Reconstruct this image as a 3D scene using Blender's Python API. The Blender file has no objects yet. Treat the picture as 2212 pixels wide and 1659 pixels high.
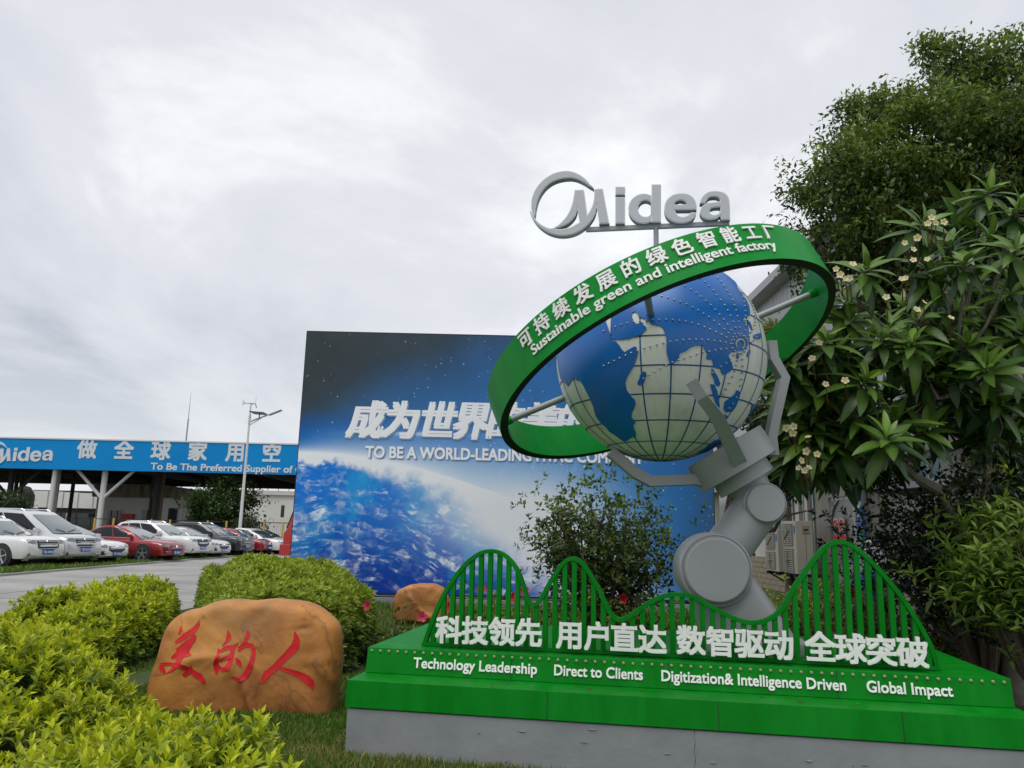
import bpy, bmesh, math, random
import numpy as np
from mathutils import Vector, Matrix, geometry
from mathutils.bvhtree import BVHTree

S = bpy.context.scene
COL = S.collection
random.seed(7)
RNG = np.random.default_rng(7)

# ---------------------------------------------------------------- camera
F_PX, PITCH, ROLL, CAM_H = 1661.0, math.radians(11.0), 0.0227, 1.5   # focal length in units of a 2212 px wide frame
fwd = Vector((0, math.cos(PITCH), math.sin(PITCH)))
r0 = Vector((1, 0, 0)); u0 = r0.cross(fwd)
right = (r0 * math.cos(ROLL) + u0 * math.sin(ROLL)).normalized()
up = right.cross(fwd).normalized()
EYE = Vector((0, 0, CAM_H))
cam_data = bpy.data.cameras.new('camera')
cam_data.sensor_width = 36.0
cam_data.lens = 36.0 * F_PX / 2212.0
cam_data.clip_start = 0.05
cam_data.clip_end = 3000
cam = bpy.data.objects.new('camera', cam_data)
COL.objects.link(cam)
M3 = Matrix((right, up, -fwd)).transposed()
cam.matrix_world = Matrix.Translation(EYE) @ M3.to_4x4()
S.camera = cam

# ---------------------------------------------------------------- world, sun, exposure
SUN_EL, SUN_AZ = math.radians(66), math.radians(203)      # azimuth measured from +Y clockwise
world = bpy.data.worlds.new('World'); S.world = world
world.use_nodes = True
nt = world.node_tree; nt.nodes.clear()
N = nt.nodes.new; L = nt.links.new
out = N('ShaderNodeOutputWorld')
sky = N('ShaderNodeTexSky'); sky.sky_type = 'NISHITA'; sky.sun_disc = False
sky.sun_elevation = SUN_EL; sky.sun_rotation = SUN_AZ
bg1 = N('ShaderNodeBackground'); bg1.inputs[1].default_value = 0.08; L(sky.outputs[0], bg1.inputs[0])
tc = N('ShaderNodeTexCoord'); sep = N('ShaderNodeSeparateXYZ'); L(tc.outputs['Generated'], sep.inputs[0])
mx = N('ShaderNodeMath'); mx.operation = 'MAXIMUM'; L(sep.outputs[2], mx.inputs[0]); mx.inputs[1].default_value = 0.0
ad = N('ShaderNodeMath'); ad.operation = 'ADD'; L(mx.outputs[0], ad.inputs[0]); ad.inputs[1].default_value = 0.22
dx = N('ShaderNodeMath'); dx.operation = 'DIVIDE'; L(sep.outputs[0], dx.inputs[0]); L(ad.outputs[0], dx.inputs[1])
dy = N('ShaderNodeMath'); dy.operation = 'DIVIDE'; L(sep.outputs[1], dy.inputs[0]); L(ad.outputs[0], dy.inputs[1])
cmb = N('ShaderNodeCombineXYZ'); L(dx.outputs[0], cmb.inputs[0]); L(dy.outputs[0], cmb.inputs[1])
mp = N('ShaderNodeMapping'); mp.inputs['Location'].default_value = (3.1, 1.7, 0); mp.inputs['Rotation'].default_value = (0, 0, math.radians(-35)); mp.inputs['Scale'].default_value = (1.0, 0.62, 1)
L(cmb.outputs[0], mp.inputs[0])
n1 = N('ShaderNodeTexNoise'); n1.inputs['Scale'].default_value = 0.92; n1.inputs['Detail'].default_value = 9; n1.inputs['Roughness'].default_value = 0.58; n1.inputs['Distortion'].default_value = 0.35
L(mp.outputs[0], n1.inputs[0])
cr = N('ShaderNodeValToRGB'); L(n1.outputs[0], cr.inputs[0])
e = cr.color_ramp.elements
e[0].position = 0.34; e[0].color = (0.40, 0.43, 0.485, 1)
e[1].position = 0.66; e[1].color = (0.90, 0.92, 0.925, 1)
m = e.new(0.45); m.color = (0.56, 0.58, 0.63, 1)
m = e.new(0.56); m.color = (0.66, 0.67, 0.71, 1)
# brighter, slightly warm near the horizon
hz = N('ShaderNodeMapRange'); L(sep.outputs[2], hz.inputs[0]); hz.inputs[1].default_value = 0.0; hz.inputs[2].default_value = 0.22; hz.inputs[3].default_value = 0.75; hz.inputs[4].default_value = 0.0
mxh = N('ShaderNodeMixRGB'); L(hz.outputs[0], mxh.inputs[0]); L(cr.outputs[0], mxh.inputs[1]); mxh.inputs[2].default_value = (0.76, 0.78, 0.80, 1)
bg2 = N('ShaderNodeBackground'); bg2.inputs[1].default_value = 1.0; L(mxh.outputs[0], bg2.inputs[0])
mixs = N('ShaderNodeMixShader'); mixs.inputs[0].default_value = 0.93
L(bg1.outputs[0], mixs.inputs[1]); L(bg2.outputs[0], mixs.inputs[2]); L(mixs.outputs[0], out.inputs[0])

sun_d = bpy.data.lights.new('sun', 'SUN'); sun_d.energy = 1.5; sun_d.angle = math.radians(40); sun_d.color = (1.0, 0.97, 0.92)
sun = bpy.data.objects.new('sun', sun_d); COL.objects.link(sun)
sd = Vector((math.sin(SUN_AZ) * math.cos(SUN_EL), math.cos(SUN_AZ) * math.cos(SUN_EL), math.sin(SUN_EL)))
sun.rotation_euler = sd.to_track_quat('Z', 'Y').to_euler(); sun.location = (0, 0, 50)
S.view_settings.view_transform = 'Standard'; S.view_settings.look = 'None'
S.view_settings.exposure = 0.33; S.view_settings.gamma = 1.0; S.view_settings.use_curve_mapping = False
S.render.engine = 'CYCLES'
S.cycles.max_bounces = 6; S.cycles.transparent_max_bounces = 6
S.cycles.use_denoising = True

# ---------------------------------------------------------------- where a sight line meets a level, a depth or a plane
def ray(x, y): return fwd + right * ((x - 1106) / F_PX) - up * ((y - 829.5) / F_PX)
def atZ(x, y, z): d = ray(x, y); return EYE + d * ((z - CAM_H) / d.z)
def atY(x, y, Y): d = ray(x, y); return EYE + d * (Y / d.y)
def atPlane(x, y, p0, n):
    d = ray(x, y); return EYE + d * ((p0 - EYE).dot(n) / d.dot(n))
def src(ox, oy, s): return lambda x, y: ((ox + x / s) / 1.8517, (oy + y / s) / 1.8517)

# ---------------------------------------------------------------- materials
def lin(h):
    c = [int(h[i:i + 2], 16) / 255 for i in (0, 2, 4)]
    return tuple((v / 12.92 if v <= .04045 else ((v + .055) / 1.055) ** 2.4) for v in c) + (1,)
def mat(name, col, rough=.5, metal=0, col2=None, scale=8, bump=0, bscale=None, coat=0, spec=None, stretch=None, attr=None, detail=5, contrast=(.35, .65), sss=0, trans=0):
    m = bpy.data.materials.new(name); m.use_nodes = True
    t = m.node_tree; b = t.nodes['Principled BSDF']
    b.inputs['Roughness'].default_value = rough; b.inputs['Metallic'].default_value = metal
    if coat: b.inputs['Coat Weight'].default_value = coat; b.inputs['Coat Roughness'].default_value = .08
    if spec is not None: b.inputs['Specular IOR Level'].default_value = spec
    if len(col) == 3: col = tuple(col) + (1,)
    b.inputs['Base Color'].default_value = col
    if trans: b.inputs['Transmission Weight'].default_value = trans
    co = t.nodes.new('ShaderNodeTexCoord'); src_ = co.outputs['Object']
    if stretch:
        mpn = t.nodes.new('ShaderNodeMapping'); mpn.inputs['Scale'].default_value = stretch
        t.links.new(src_, mpn.inputs[0]); src_ = mpn.outputs[0]
    colsock = None
    if col2 is not None:
        if len(col2) == 3: col2 = tuple(col2) + (1,)
        n = t.nodes.new('ShaderNodeTexNoise'); n.inputs['Scale'].default_value = scale; n.inputs['Detail'].default_value = detail
        t.links.new(src_, n.inputs[0])
        r = t.nodes.new('ShaderNodeValToRGB'); r.color_ramp.elements[0].position = contrast[0]; r.color_ramp.elements[1].position = contrast[1]
        r.color_ramp.elements[0].color = col; r.color_ramp.elements[1].color = col2
        t.links.new(n.outputs[0], r.inputs[0]); colsock = r.outputs[0]
    if attr:
        a = t.nodes.new('ShaderNodeAttribute'); a.attribute_name = attr
        if colsock is None: colsock = a.outputs[0]
        else:
            mm = t.nodes.new('ShaderNodeMixRGB'); mm.blend_type = 'MULTIPLY'; mm.inputs[0].default_value = 1
            t.links.new(a.outputs[0], mm.inputs[1]); t.links.new(colsock, mm.inputs[2]); colsock = mm.outputs[0]
    if colsock is not None: t.links.new(colsock, b.inputs['Base Color'])
    if bump:
        n2 = t.nodes.new('ShaderNodeTexNoise'); n2.inputs['Scale'].default_value = bscale or scale * 3; n2.inputs['Detail'].default_value = 6
        t.links.new(src_, n2.inputs[0])
        bp = t.nodes.new('ShaderNodeBump'); bp.inputs['Strength'].default_value = bump; bp.inputs['Distance'].default_value = .02
        t.links.new(n2.outputs[0], bp.inputs['Height']); t.links.new(bp.outputs[0], b.inputs['Normal'])
    return m
def leafmat(name, rough=.45, translucent=.35):
    m = bpy.data.materials.new(name); m.use_nodes = True
    t = m.node_tree; b = t.nodes['Principled BSDF']; b.inputs['Roughness'].default_value = rough
    b.inputs['Specular IOR Level'].default_value = .35
    a = t.nodes.new('ShaderNodeAttribute'); a.attribute_name = 'tint'
    t.links.new(a.outputs[0], b.inputs['Base Color'])
    tr = t.nodes.new('ShaderNodeBsdfTranslucent'); t.links.new(a.outputs[0], tr.inputs[0])
    mx = t.nodes.new('ShaderNodeMixShader'); mx.inputs[0].default_value = translucent
    t.links.new(b.outputs[0], mx.inputs[1]); t.links.new(tr.outputs[0], mx.inputs[2])
    t.links.new(mx.outputs[0], t.nodes['Material Output'].inputs[0])
    return m

MT = dict(
    green=mat('green_paint', (.000, .165, .007), .45, col2=(.003, .210, .014), scale=1.6, spec=.12, stretch=(5, 5, .7), contrast=(.38, .68), bump=.03, bscale=30),
    greenring=mat('green_ring_paint', (.000, .220, .024), .42, col2=(.002, .265, .034), scale=1.8, spec=.16, stretch=(3, 3, 1)),
    ringdark=mat('dark_green_edge', (.004, .012, .008), .6),
    white=mat('white_acrylic', (.84, .85, .82), .45, col2=(.78, .79, .76), scale=3),
    grey=mat('grey_paint', (.29, .30, .315), .40, col2=(.32, .33, .345), scale=2.5),
    concrete=mat('grey_painted_concrete', (.20, .215, .228), .8, col2=(.255, .27, .28), scale=2.2, bump=.5, bscale=5, contrast=(.3, .6)),
    globew=mat('globe_white', (.74, .75, .71), .38, col2=(.62, .63, .585), scale=2.2, stretch=(6, 6, .5), contrast=(.45, .7)),
    globeb=mat('globe_blue', (.003, .12, .46), .34, col2=(.008, .15, .52), scale=3),
    gridb=mat('grid_blue', (.006, .075, .25), .5),
    steel=mat('dull_steel', (.45, .46, .46), .45, .6),
    rivet=mat('rivet_grey', (.40, .44, .48), .4, .5),
    letter_grey=mat('letter_face_grey', (.50, .51, .55), .4),
    letter_trim=mat('letter_trim', (.76, .78, .77), .4),
    letter_side=mat('letter_side', (.33, .37, .36), .45),
    boltb=mat('bolt_brass', (.30, .31, .17), .5, .2),
    black=mat('black_rubber', (.015, .015, .016), .7),
    darkmetal=mat('dark_metal', (.03, .032, .035), .5, .4),
    bark=mat('bark', (.09, .065, .045), .9, col2=(.16, .13, .10), scale=14, bump=.5),
    twig=mat('twig', (.10, .07, .05), .85),
    leaf=leafmat('leaf'), leaf_waxy=leafmat('leaf_waxy', .33, .18),
    soil=mat('soil', (.045, .035, .022), .95, col2=(.03, .035, .015), scale=6),
)

# ---------------------------------------------------------------- object helpers
def thing(name, label, cat, loc=(0, 0, 0), group=None):
    o = bpy.data.objects.new(name, None); COL.objects.link(o)
    o.empty_display_size = .2
    o.location = loc; o['label'] = label; o['category'] = cat
    if group: o['group'] = group
    return o
def tag(o, label=None, cat=None, group=None, kind=None):
    if label: o['label'] = label
    if cat: o['category'] = cat
    if group: o['group'] = group
    if kind: o['kind'] = kind
    return o
def root_of(p):
    off = Vector((0, 0, 0))
    while p is not None:
        off += p.location if p.parent is None else Vector((0, 0, 0)); p = p.parent
    return off
def link(name, me, parent=None, kind=None, label=None):
    """vertices are in world coordinates of the parent as it stands when built"""
    o = bpy.data.objects.new(name, me); COL.objects.link(o)
    if parent is not None:
        o.parent = parent
        o.matrix_parent_inverse = Matrix.Translation(-root_of(parent)) if parent.parent is None else Matrix.Identity(4)
    if kind: o['kind'] = kind
    if label: o['label'] = label
    return o
def mesh(name, v, f, m=None, smooth=False, tint=None):
    me = bpy.data.meshes.new(name)
    v = np.asarray(v, dtype=np.float32)
    if isinstance(f, np.ndarray):
        k = f.shape[1]; nf = f.shape[0]
        me.vertices.add(len(v)); me.vertices.foreach_set('co', v.ravel())
        me.loops.add(nf * k); me.loops.foreach_set('vertex_index', f.astype(np.int32).ravel())
        me.polygons.add(nf); me.polygons.foreach_set('loop_start', np.arange(0, nf * k, k, dtype=np.int32))
        me.polygons.foreach_set('loop_total', np.full(nf, k, dtype=np.int32))
        me.update(calc_edges=True)
    else:
        me.from_pydata([tuple(p) for p in v], [], [tuple(q) for q in f]); me.update()
    if m is not None:
        for q in (m if isinstance(m, (list, tuple)) else [m]): me.materials.append(q)
    if smooth: me.polygons.foreach_set('use_smooth', [True] * len(me.polygons))
    if tint is not None:
        a = me.color_attributes.new('tint', 'FLOAT_COLOR', 'POINT')
        c = np.ones((len(v), 4), dtype=np.float32); c[:, :3] = tint; a.data.foreach_set('color', c.ravel())
    return me
class MB:
    def __init__(s): s.v = []; s.f = []; s.mi = []
    def add(s, v, f, mi=0):
        b = len(s.v); s.v += [tuple(p) for p in v]; s.f += [tuple(i + b for i in q) for q in f]; s.mi += [mi] * len(f)
        return s
    def box(s, c, size, M=None, mi=0):
        x, y, z = [q / 2 for q in size]
        vs = [Vector((a * x, b * y, d * z)) for a, b, d in ((-1, -1, -1), (1, -1, -1), (1, 1, -1), (-1, 1, -1), (-1, -1, 1), (1, -1, 1), (1, 1, 1), (-1, 1, 1))]
        if M is not None: vs = [M @ q for q in vs]
        c = Vector(c)
        return s.add([q + c for q in vs], [(0, 3, 2, 1), (4, 5, 6, 7), (0, 1, 5, 4), (1, 2, 6, 5), (2, 3, 7, 6), (3, 0, 4, 7)], mi)
    def box2(s, a, b, mi=0):
        return s.box([(a[i] + b[i]) / 2 for i in range(3)], [abs(b[i] - a[i]) for i in range(3)], None, mi)
    def beam(s, p, q, w, h, upv=(0, 0, 1), mi=0):
        p = Vector(p); q = Vector(q); d = (q - p); l = d.length; d.normalize()
        a = d.cross(Vector(upv));
        if a.length < 1e-4: a = d.cross(Vector((1, 0, 0)))
        a.normalize(); b = a.cross(d)
        M = Matrix((a, d, b)).transposed()
        return s.box((p + q) / 2, (w, l, h), M, mi)
    def tube(s, pts, rad, n=10, cap=True, mi=0):
        pts = [Vector(p) for p in pts]
        if not hasattr(rad, '__len__'): rad = [rad] * len(pts)
        rings = []; prev = None
        for i, p in enumerate(pts):
            d = (pts[min(i + 1, len(pts) - 1)] - pts[max(i - 1, 0)]).normalized()
            a = prev - d * prev.dot(d) if prev is not None else d.cross(Vector((0.3, .2, 1)) if abs(d.z) < .95 else Vector((1, 0, 0)))
            a.normalize(); prev = a; b = d.cross(a)
            rings.append([p + (a * math.cos(2 * math.pi * k / n) + b * math.sin(2 * math.pi * k / n)) * rad[i] for k in range(n)])
        vs = [q for r in rings for q in r]; fs = []
        for i in range(len(pts) - 1):
            for k in range(n):
                fs.append((i * n + k, i * n + (k + 1) % n, (i + 1) * n + (k + 1) % n, (i + 1) * n + k))
        if cap: fs += [tuple(range(n))[::-1], tuple(range((len(pts) - 1) * n, len(pts) * n))]
        return s.add(vs, fs, mi)
    def lathe(s, c, axis, prof, n=48, mi=0, caps=True):
        """prof = list of (distance along axis, radius)"""
        c = Vector(c); d = Vector(axis).normalized()
        a = d.cross(Vector((0, 0, 1)));
        if a.length < .01: a = Vector((1, 0, 0))
        a.normalize(); b = d.cross(a)
        vs = []; fs = []
        for t, r in prof:
            vs += [c + d * t + (a * math.cos(2 * math.pi * k / n) + b * math.sin(2 * math.pi * k / n)) * r for k in range(n)]
        for i in range(len(prof) - 1):
            for k in range(n): fs.append((i * n + k, i * n + (k + 1) % n, (i + 1) * n + (k + 1) % n, (i + 1) * n + k))
        if caps and prof[0][1] > 1e-4: fs.append(tuple(range(n))[::-1])
        if caps and prof[-1][1] > 1e-4: fs.append(tuple(range((len(prof) - 1) * n, len(prof) * n)))
        return s.add(vs, fs, mi)
    def prism(s, poly, d, mi=0):
        """poly = list of 3D points, extruded by vector d"""
        n = len(poly); d = Vector(d); vs = [Vector(p) for p in poly] + [Vector(p) + d for p in poly]
        fs = [tuple(range(n)), tuple(range(2 * n - 1, n - 1, -1))] + [(i, n + i, n + (i + 1) % n, (i + 1) % n) for i in range(n)]
        return s.add(vs, fs, mi)
    def me(s, name, m, smooth=False, recalc=True, bevel=0):
        me = mesh(name, s.v, s.f, m, False)
        if any(s.mi): me.polygons.foreach_set('material_index', s.mi)
        if recalc or bevel:
            bm = bmesh.new(); bm.from_mesh(me)
            if bevel:
                bmesh.ops.bevel(bm, geom=[e for e in bm.edges if e.is_manifold and e.calc_face_angle(0) > .5], offset=bevel, segments=2, affect='EDGES', profile=.6)
            bmesh.ops.recalc_face_normals(bm, faces=bm.faces[:]); bm.to_mesh(me); bm.free()
        if smooth: autosmooth(me)
        return me
    def obj(s, name, m, parent=None, smooth=False, kind=None, label=None, bevel=0):
        return link(name, s.me(name, m, smooth, bevel=bevel), parent, kind, label)
def autosmooth(me, ang=35):
    bm = bmesh.new(); bm.from_mesh(me)
    for f in bm.faces: f.smooth = True
    for e_ in bm.edges:
        e_.smooth = (len(e_.link_faces) == 2 and e_.calc_face_angle(0) < math.radians(ang))
    bm.to_mesh(me); bm.free()
def copy_tree(o, parent=None):
    c = o.copy(); COL.objects.link(c)
    if parent is not None:
        c.parent = parent; c.matrix_parent_inverse = o.matrix_parent_inverse.copy()
    for ch in list(o.children): copy_tree(ch, c)
    return c
def place(o, loc, rz=0, sc=1): o.location = loc; o.rotation_euler = (0, 0, rz); o.scale = (sc, sc, sc)

# ---------------------------------------------------------------- lettering (built-in font turned into solid letters)
_G = {}
def glyphs(keys):
    """keys: (text, shear). Fill flat glyph outlines, all in one depsgraph update"""
    tmp = []
    for k in keys:
        if k in _G: continue
        c = bpy.data.curves.new('lettering', 'FONT'); c.body = k[0]; c.size = 1; c.shear = k[1]; c.resolution_u = 3
        o = bpy.data.objects.new('lettering', c); COL.objects.link(o); tmp.append((k, o, c))
    bpy.context.view_layer.update(); dg = bpy.context.evaluated_depsgraph_get()
    for k, o, c in tmp:
        me = o.evaluated_get(dg).to_mesh()
        v = np.array([tuple(q.co) for q in me.vertices]).reshape(-1, 3)[:, :2]; f = [tuple(p.vertices) for p in me.polygons]
        _G[k] = (v, f); o.to_mesh_clear()
    for k, o, c in tmp: bpy.data.objects.remove(o); bpy.data.curves.remove(c)
def islands(v, f):
    par = list(range(len(v)))
    def find(a):
        while par[a] != a: par[a] = par[par[a]]; a = par[a]
        return a
    for q in f:
        for a in q[1:]: par[find(a)] = find(q[0])
    g = {}
    for i in range(len(v)): g.setdefault(find(i), []).append(i)
    its = []
    for ids in g.values():
        xs = v[ids, 0]; its.append([xs.min(), xs.max(), set(ids)])
    its.sort(key=lambda t: t[0]); outl = []
    for it in its:
        if outl and min(outl[-1][1], it[1]) - max(outl[-1][0], it[0]) > .45 * min(it[1] - it[0], outl[-1][1] - outl[-1][0]):
            outl[-1][0] = min(outl[-1][0], it[0]); outl[-1][1] = max(outl[-1][1], it[1]); outl[-1][2] |= it[2]
        else: outl.append(it)
    res = []
    for a, b, ids in outl:
        ids = sorted(ids); mp_ = {i: k for k, i in enumerate(ids)}
        res.append((v[ids], [tuple(mp_[i] for i in q) for q in f if q[0] in mp_]))
    return res
def letter_solid(v, f, bold, depth):
    """thicken strokes by overlapping four shifted copies, each a hair deeper; extrude. returns (v3, faces) with depth on axis 2"""
    V = []; Fc = []
    edges = {}
    for q in f:
        for i in range(len(q)):
            a, b = q[i], q[(i + 1) % len(q)]
            edges[(a, b)] = 1
    bd = [(a, b) for (a, b) in edges if (b, a) not in edges]
    shifts = [(-1, -1), (1, -1), (1, 1), (-1, 1)] if bold else [(0, 0)]
    n = len(v)
    for k, (sx, sy) in enumerate(shifts):
        base = len(V); sh = np.array([sx, sy]) * bold; dz = k * .0007
        V += [(p[0] + sh[0], p[1] + sh[1], depth - dz) for p in v] + [(p[0] + sh[0], p[1] + sh[1], dz) for p in v]
        Fc += [tuple(i + base for i in q) for q in f]
        Fc += [tuple(i + base + n for i in q[::-1]) for q in f]
        Fc += [(a + base + n, b + base + n, b + base, a + base) for a, b in bd]
    return np.array(V), Fc
def put_letter(name, v, f, m, parent, fn, label=None):
    P = [fn(p[0], p[1], p[2]) for p in v]
    o = link(name, mesh(name, [tuple(q) for q in P], f, m), parent, label=label)
    return o
# ================================================================ THE SETTING
m_lawn = mat('lawn_soil', (.035, .060, .012), .95, col2=(.060, .085, .018), scale=3, bump=.3, bscale=40)
m_road = mat('road_concrete', (.235, .23, .22), .85, col2=(.34, .335, .32), scale=.5, bump=.08, bscale=25, detail=8)
m_lot = mat('car_park_surface', (.16, .155, .14), .9, col2=(.07, .085, .035), scale=.8)
def sheet(name, x0, x1, y0, y1, z, m, kind='structure'):
    return link(name, mesh(name, [(x0, y0, z), (x1, y0, z), (x1, y1, z), (x0, y1, z)], [(0, 1, 2, 3)], m), kind=kind)
sheet('ground', -600, 600, -300, 1200, -.008, m_lawn)
sheet('road', -14.2, -5.9, -30, 260, 0.0, m_road)
sheet('car_park', -60, -16.2, -20, 56, -.003, m_lot)
sheet('factory_yard', -150, -14.4, 56, 260, .002, m_lot)
# paved strip in front of the billboard and grey kerbs
sheet('pavement', -4.6, 4.8, 16.3, 22, .001, mat('paving', (.10, .095, .085), .9, col2=(.14, .13, .12), scale=2))
kb = MB(); kb.box2((-14.35, -30, -.05), (-14.2, 120, .06)); kb.obj('kerb', m_road, kind='structure')
sheet('road_marking', -13.6, -13.47, -30, 120, .004, mat('worn_road_paint', (.42, .42, .40), .8, col2=(.33, .325, .31), scale=1.5))
for i in range(16):   # joints of the concrete slabs
    y = 5.5 + i * 5.2
    sheet('road_joint', -14.2, -5.9, y, y + .03, .003, MT['soil'])
sheet('road_joint', -10.76, -10.74, -30, 90, .003, MT['soil'])

# ================================================================ BILLBOARD
BY = 17.0
bl = Vector((-4.42 * 17 / 16 * .9999, BY, 0))
def bb(x, y): return atY(x, y, BY)
TL = bb(664, 717); BL = bb(622, 1278); RX = bb(1541, 1060).x
bx0 = (TL.x + BL.x) / 2; bz1 = TL.z; bz0 = bb(754, 1280).z; bx1 = RX
bill = thing('billboard', 'tall freestanding billboard printed with the blue earth seen from space, behind the green sculpture', 'billboard', ((bx0 + bx1) / 2, BY + .2, 0))
def fbm(w, h, cells, octv=6, seed=0, gain=.5, ax=1.0):
    r = np.random.default_rng(seed); o = np.zeros((h, w)); a = 1; s = 0
    for k in range(octv):
        cx = max(2, int(cells * 2 ** k)); cy = max(2, int(cells * ax * 2 ** k))
        g = r.random((cy + 2, cx + 2))
        yy = np.linspace(0, cy, h); xx = np.linspace(0, cx, w)
        yi = yy.astype(int); xi = xx.astype(int); fy = (yy - yi)[:, None]; fx = (xx - xi)[None]
        fy = fy * fy * (3 - 2 * fy); fx = fx * fx * (3 - 2 * fx)
        G = g[np.ix_(yi, xi)] * (1 - fy) * (1 - fx) + g[np.ix_(yi, xi + 1)] * (1 - fy) * fx + g[np.ix_(yi + 1, xi)] * fy * (1 - fx) + g[np.ix_(yi + 1, xi + 1)] * fy * fx
        o += a * G; s += a; a *= gain
    return o / s
GW, GH = 600, 390
px = np.linspace(0, 2244, GW)[None, :] * np.ones((GH, 1)); py = np.linspace(1440, 0, GH)[:, None] * np.ones((1, GW))
def sm(a, b, x): t = np.clip((x - a) / (b - a), 0, 1); return t * t * (3 - 2 * t)
def C3(h): return np.array(lin(h)[:3])
def mixc(a, b, t): return a * (1 - t[..., None]) + b * t[..., None]
nA = fbm(GW, GH, 5, 6, 1); nB = fbm(GW, GH, 14, 6, 2, .6, .5); nC = fbm(GW, GH, 30, 5, 3, .65, .5)
warp = (nA - .5) * 160
img = np.ones((GH, GW, 3)) * C3('3a4347')
t = sm(200, 950, px * .60 + py * .95 + warp * 2.2 - 170)
img = mixc(img, C3('2c67ae'), t * .95)
t = sm(420, 620, py + warp * .4) * sm(2400, 300, px)
img = mixc(img, C3('084cb0'), t * .85)
img *= (1 + (nB - .5) * .5)[..., None]
limb = 690 + .00017 * px ** 2 + .0011 * np.clip(px - 1350, 0, None) ** 2
d = py - limb + (nA - .5) * 60 * sm(200, 1400, px)
d0_ = py - limb                          # below the limb is positive
# glow above the limb
g = np.exp(-np.clip(-d, 0, None) / (80 + .22 * px)) ; g = np.where(d < 0, g, 1)
img = mixc(img, C3('0a96dc'), np.clip(g * 1.0, 0, 1) * .9)
g2 = np.exp(-np.clip(-d, 0, None) / (18 + .10 * px)); g2 = np.where(d < 0, g2, 1)
img = mixc(img, C3('f2f5fa'), np.clip(g2, 0, 1) * .97)
img = np.clip(img, 0, 1)
# the earth's disc: white haze thinning into blue sea with cloud streaks
sea = mixc(np.ones_like(img) * C3('0f78d8'), C3('053aa0'), sm(150, 700, d))
sea = mixc(sea, C3('2aa2e0'), sm(.45, .7, nB) * .8 * sm(900, 100, d))
nS = fbm(GW, GH, 7, 5, 12, .68, 4.5); nS2 = fbm(GW, GH, 16, 4, 13, .7, 3.0)
ti = np.clip((d0_ + (nA - .5) * 260) / 1500 * (GH - 1), 0, GH - 1).astype(int); xi_ = (np.arange(GW)[None] * np.ones((GH, 1))).astype(int)
nS, nS2 = nS[ti, xi_], nS2[ti, xi_]
nD = fbm(GW, GH, 55, 3, 14, .6, .8)
cl = sm(.545, .60, nD * .45 + nC * .25 + nS2 * .30) * (.25 + .75 * sm(.47, .56, nA)) * .95 + sm(.60, .70, nS) * .12
sea = mixc(sea, C3('cfe3f0'), cl * np.clip(.95 - d / 620, .07, 1))
T = 42 + .24 * np.clip(px - 150, 0, None) + .3 * np.clip(px - 900, 0, None)
fil = (1 - np.abs(2 * fbm(GW, GH, 9, 5, 8, .62, .6) - 1)) ** 14; fil2 = (1 - np.abs(2 * fbm(GW, GH, 22, 4, 9, .62, .6) - 1)) ** 10
sea = mixc(sea, C3('e6f2fa'), np.clip(fil * sm(.50, .62, nS2) * .9 + fil2 * sm(.56, .64, nS) * .5, 0, 1))
haze = 1 - sm(.35, 1.25, (d + (nB - .5) * (90 + .25 * px) + (nC - .5) * 120) / T)
disc = mixc(sea, C3('eef1f6'), haze)
img = np.where((d > 0)[..., None], disc, img)
# right part fades to a duller blue
img = mixc(img, C3('2a64a4'), sm(1750, 2244, px) * sm(500, 900, py) * .55 * sm(-60, -320, d))
img = mixc(img, C3('42586c'), sm(2050, 2250, px) * .55)
# rays
ang = np.arctan2(py - 1050, px - 1330); rr = np.hypot(px - 1330, py - 1050)
rays = np.clip(np.sin(ang * 46 + 3 * np.sin(ang * 9)), 0, 1) ** 3 * np.exp(-((rr - 330) / 150) ** 2) * (d < 0) * sm(-2.9, -2.2, ang) * sm(-.2, -.9, ang)
burst = np.exp(-((px - 1230) / 380) ** 2 - ((py - 1010) / 190) ** 2); img = mixc(img, C3('28a8e4'), np.clip(np.exp(-((px - 1230) / 620) ** 2 - ((py - 960) / 260) ** 2), 0, 1) * .55 * (d < 0)); img = mixc(img, C3('e4e8ee'), np.clip(burst * 1.25, 0, 1))
img = mixc(img, C3('9fd6f2'), rays * .18)
# lens flare streak under the title
fl = np.exp(-((py - 575) / 9) ** 2 - ((px - 640) / 190) ** 2); img = mixc(img, C3('f2f6ff'), np.clip(fl * 1.2, 0, 1))
fl = np.exp(-((py - 582) / 24) ** 2 - ((px - 620) / 330) ** 2); img = mixc(img, C3('4fa0e0'), fl * .6)
r_ = np.random.default_rng(5)
for k in range(560):                   # stars, in three sizes
    sx, sy = r_.random() * 2244, r_.random() * 1300
    if sy > 690 + .00017 * sx ** 2 + .0011 * max(sx - 1350, 0) ** 2 - 20 or (sx < 500 and r_.random() < .6): continue
    rad = (1.6, 2.6, 4.2)[int(r_.choice(3, p=(.72, .22, .06)))] * (1.2 if sx > 1000 else 1)
    x0 = int(sx / 2244 * (GW - 1)); y0 = int((1440 - sy) / 1440 * (GH - 1)); q = 4
    sl = (slice(max(0, y0 - q), y0 + q), slice(max(0, x0 - q), x0 + q))
    dd = np.hypot(px[sl] - sx, py[sl] - sy)
    img[sl] = mixc(img[sl], C3('dff0ff'), np.clip(1.25 - dd / (rad * 1.3), 0, 1) * r_.uniform(.35, 1))
gx = np.linspace(bx0, bx1, GW); gz = np.linspace(bz0, bz1, GH)
X, Z = np.meshgrid(gx, gz)
V = np.stack([X, np.full_like(X, BY), Z], -1).reshape(-1, 3)
i0 = (np.arange(GH - 1)[:, None] * GW + np.arange(GW - 1)[None]).ravel()
Fq = np.stack([i0, i0 + 1, i0 + GW + 1, i0 + GW], 1)
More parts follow.
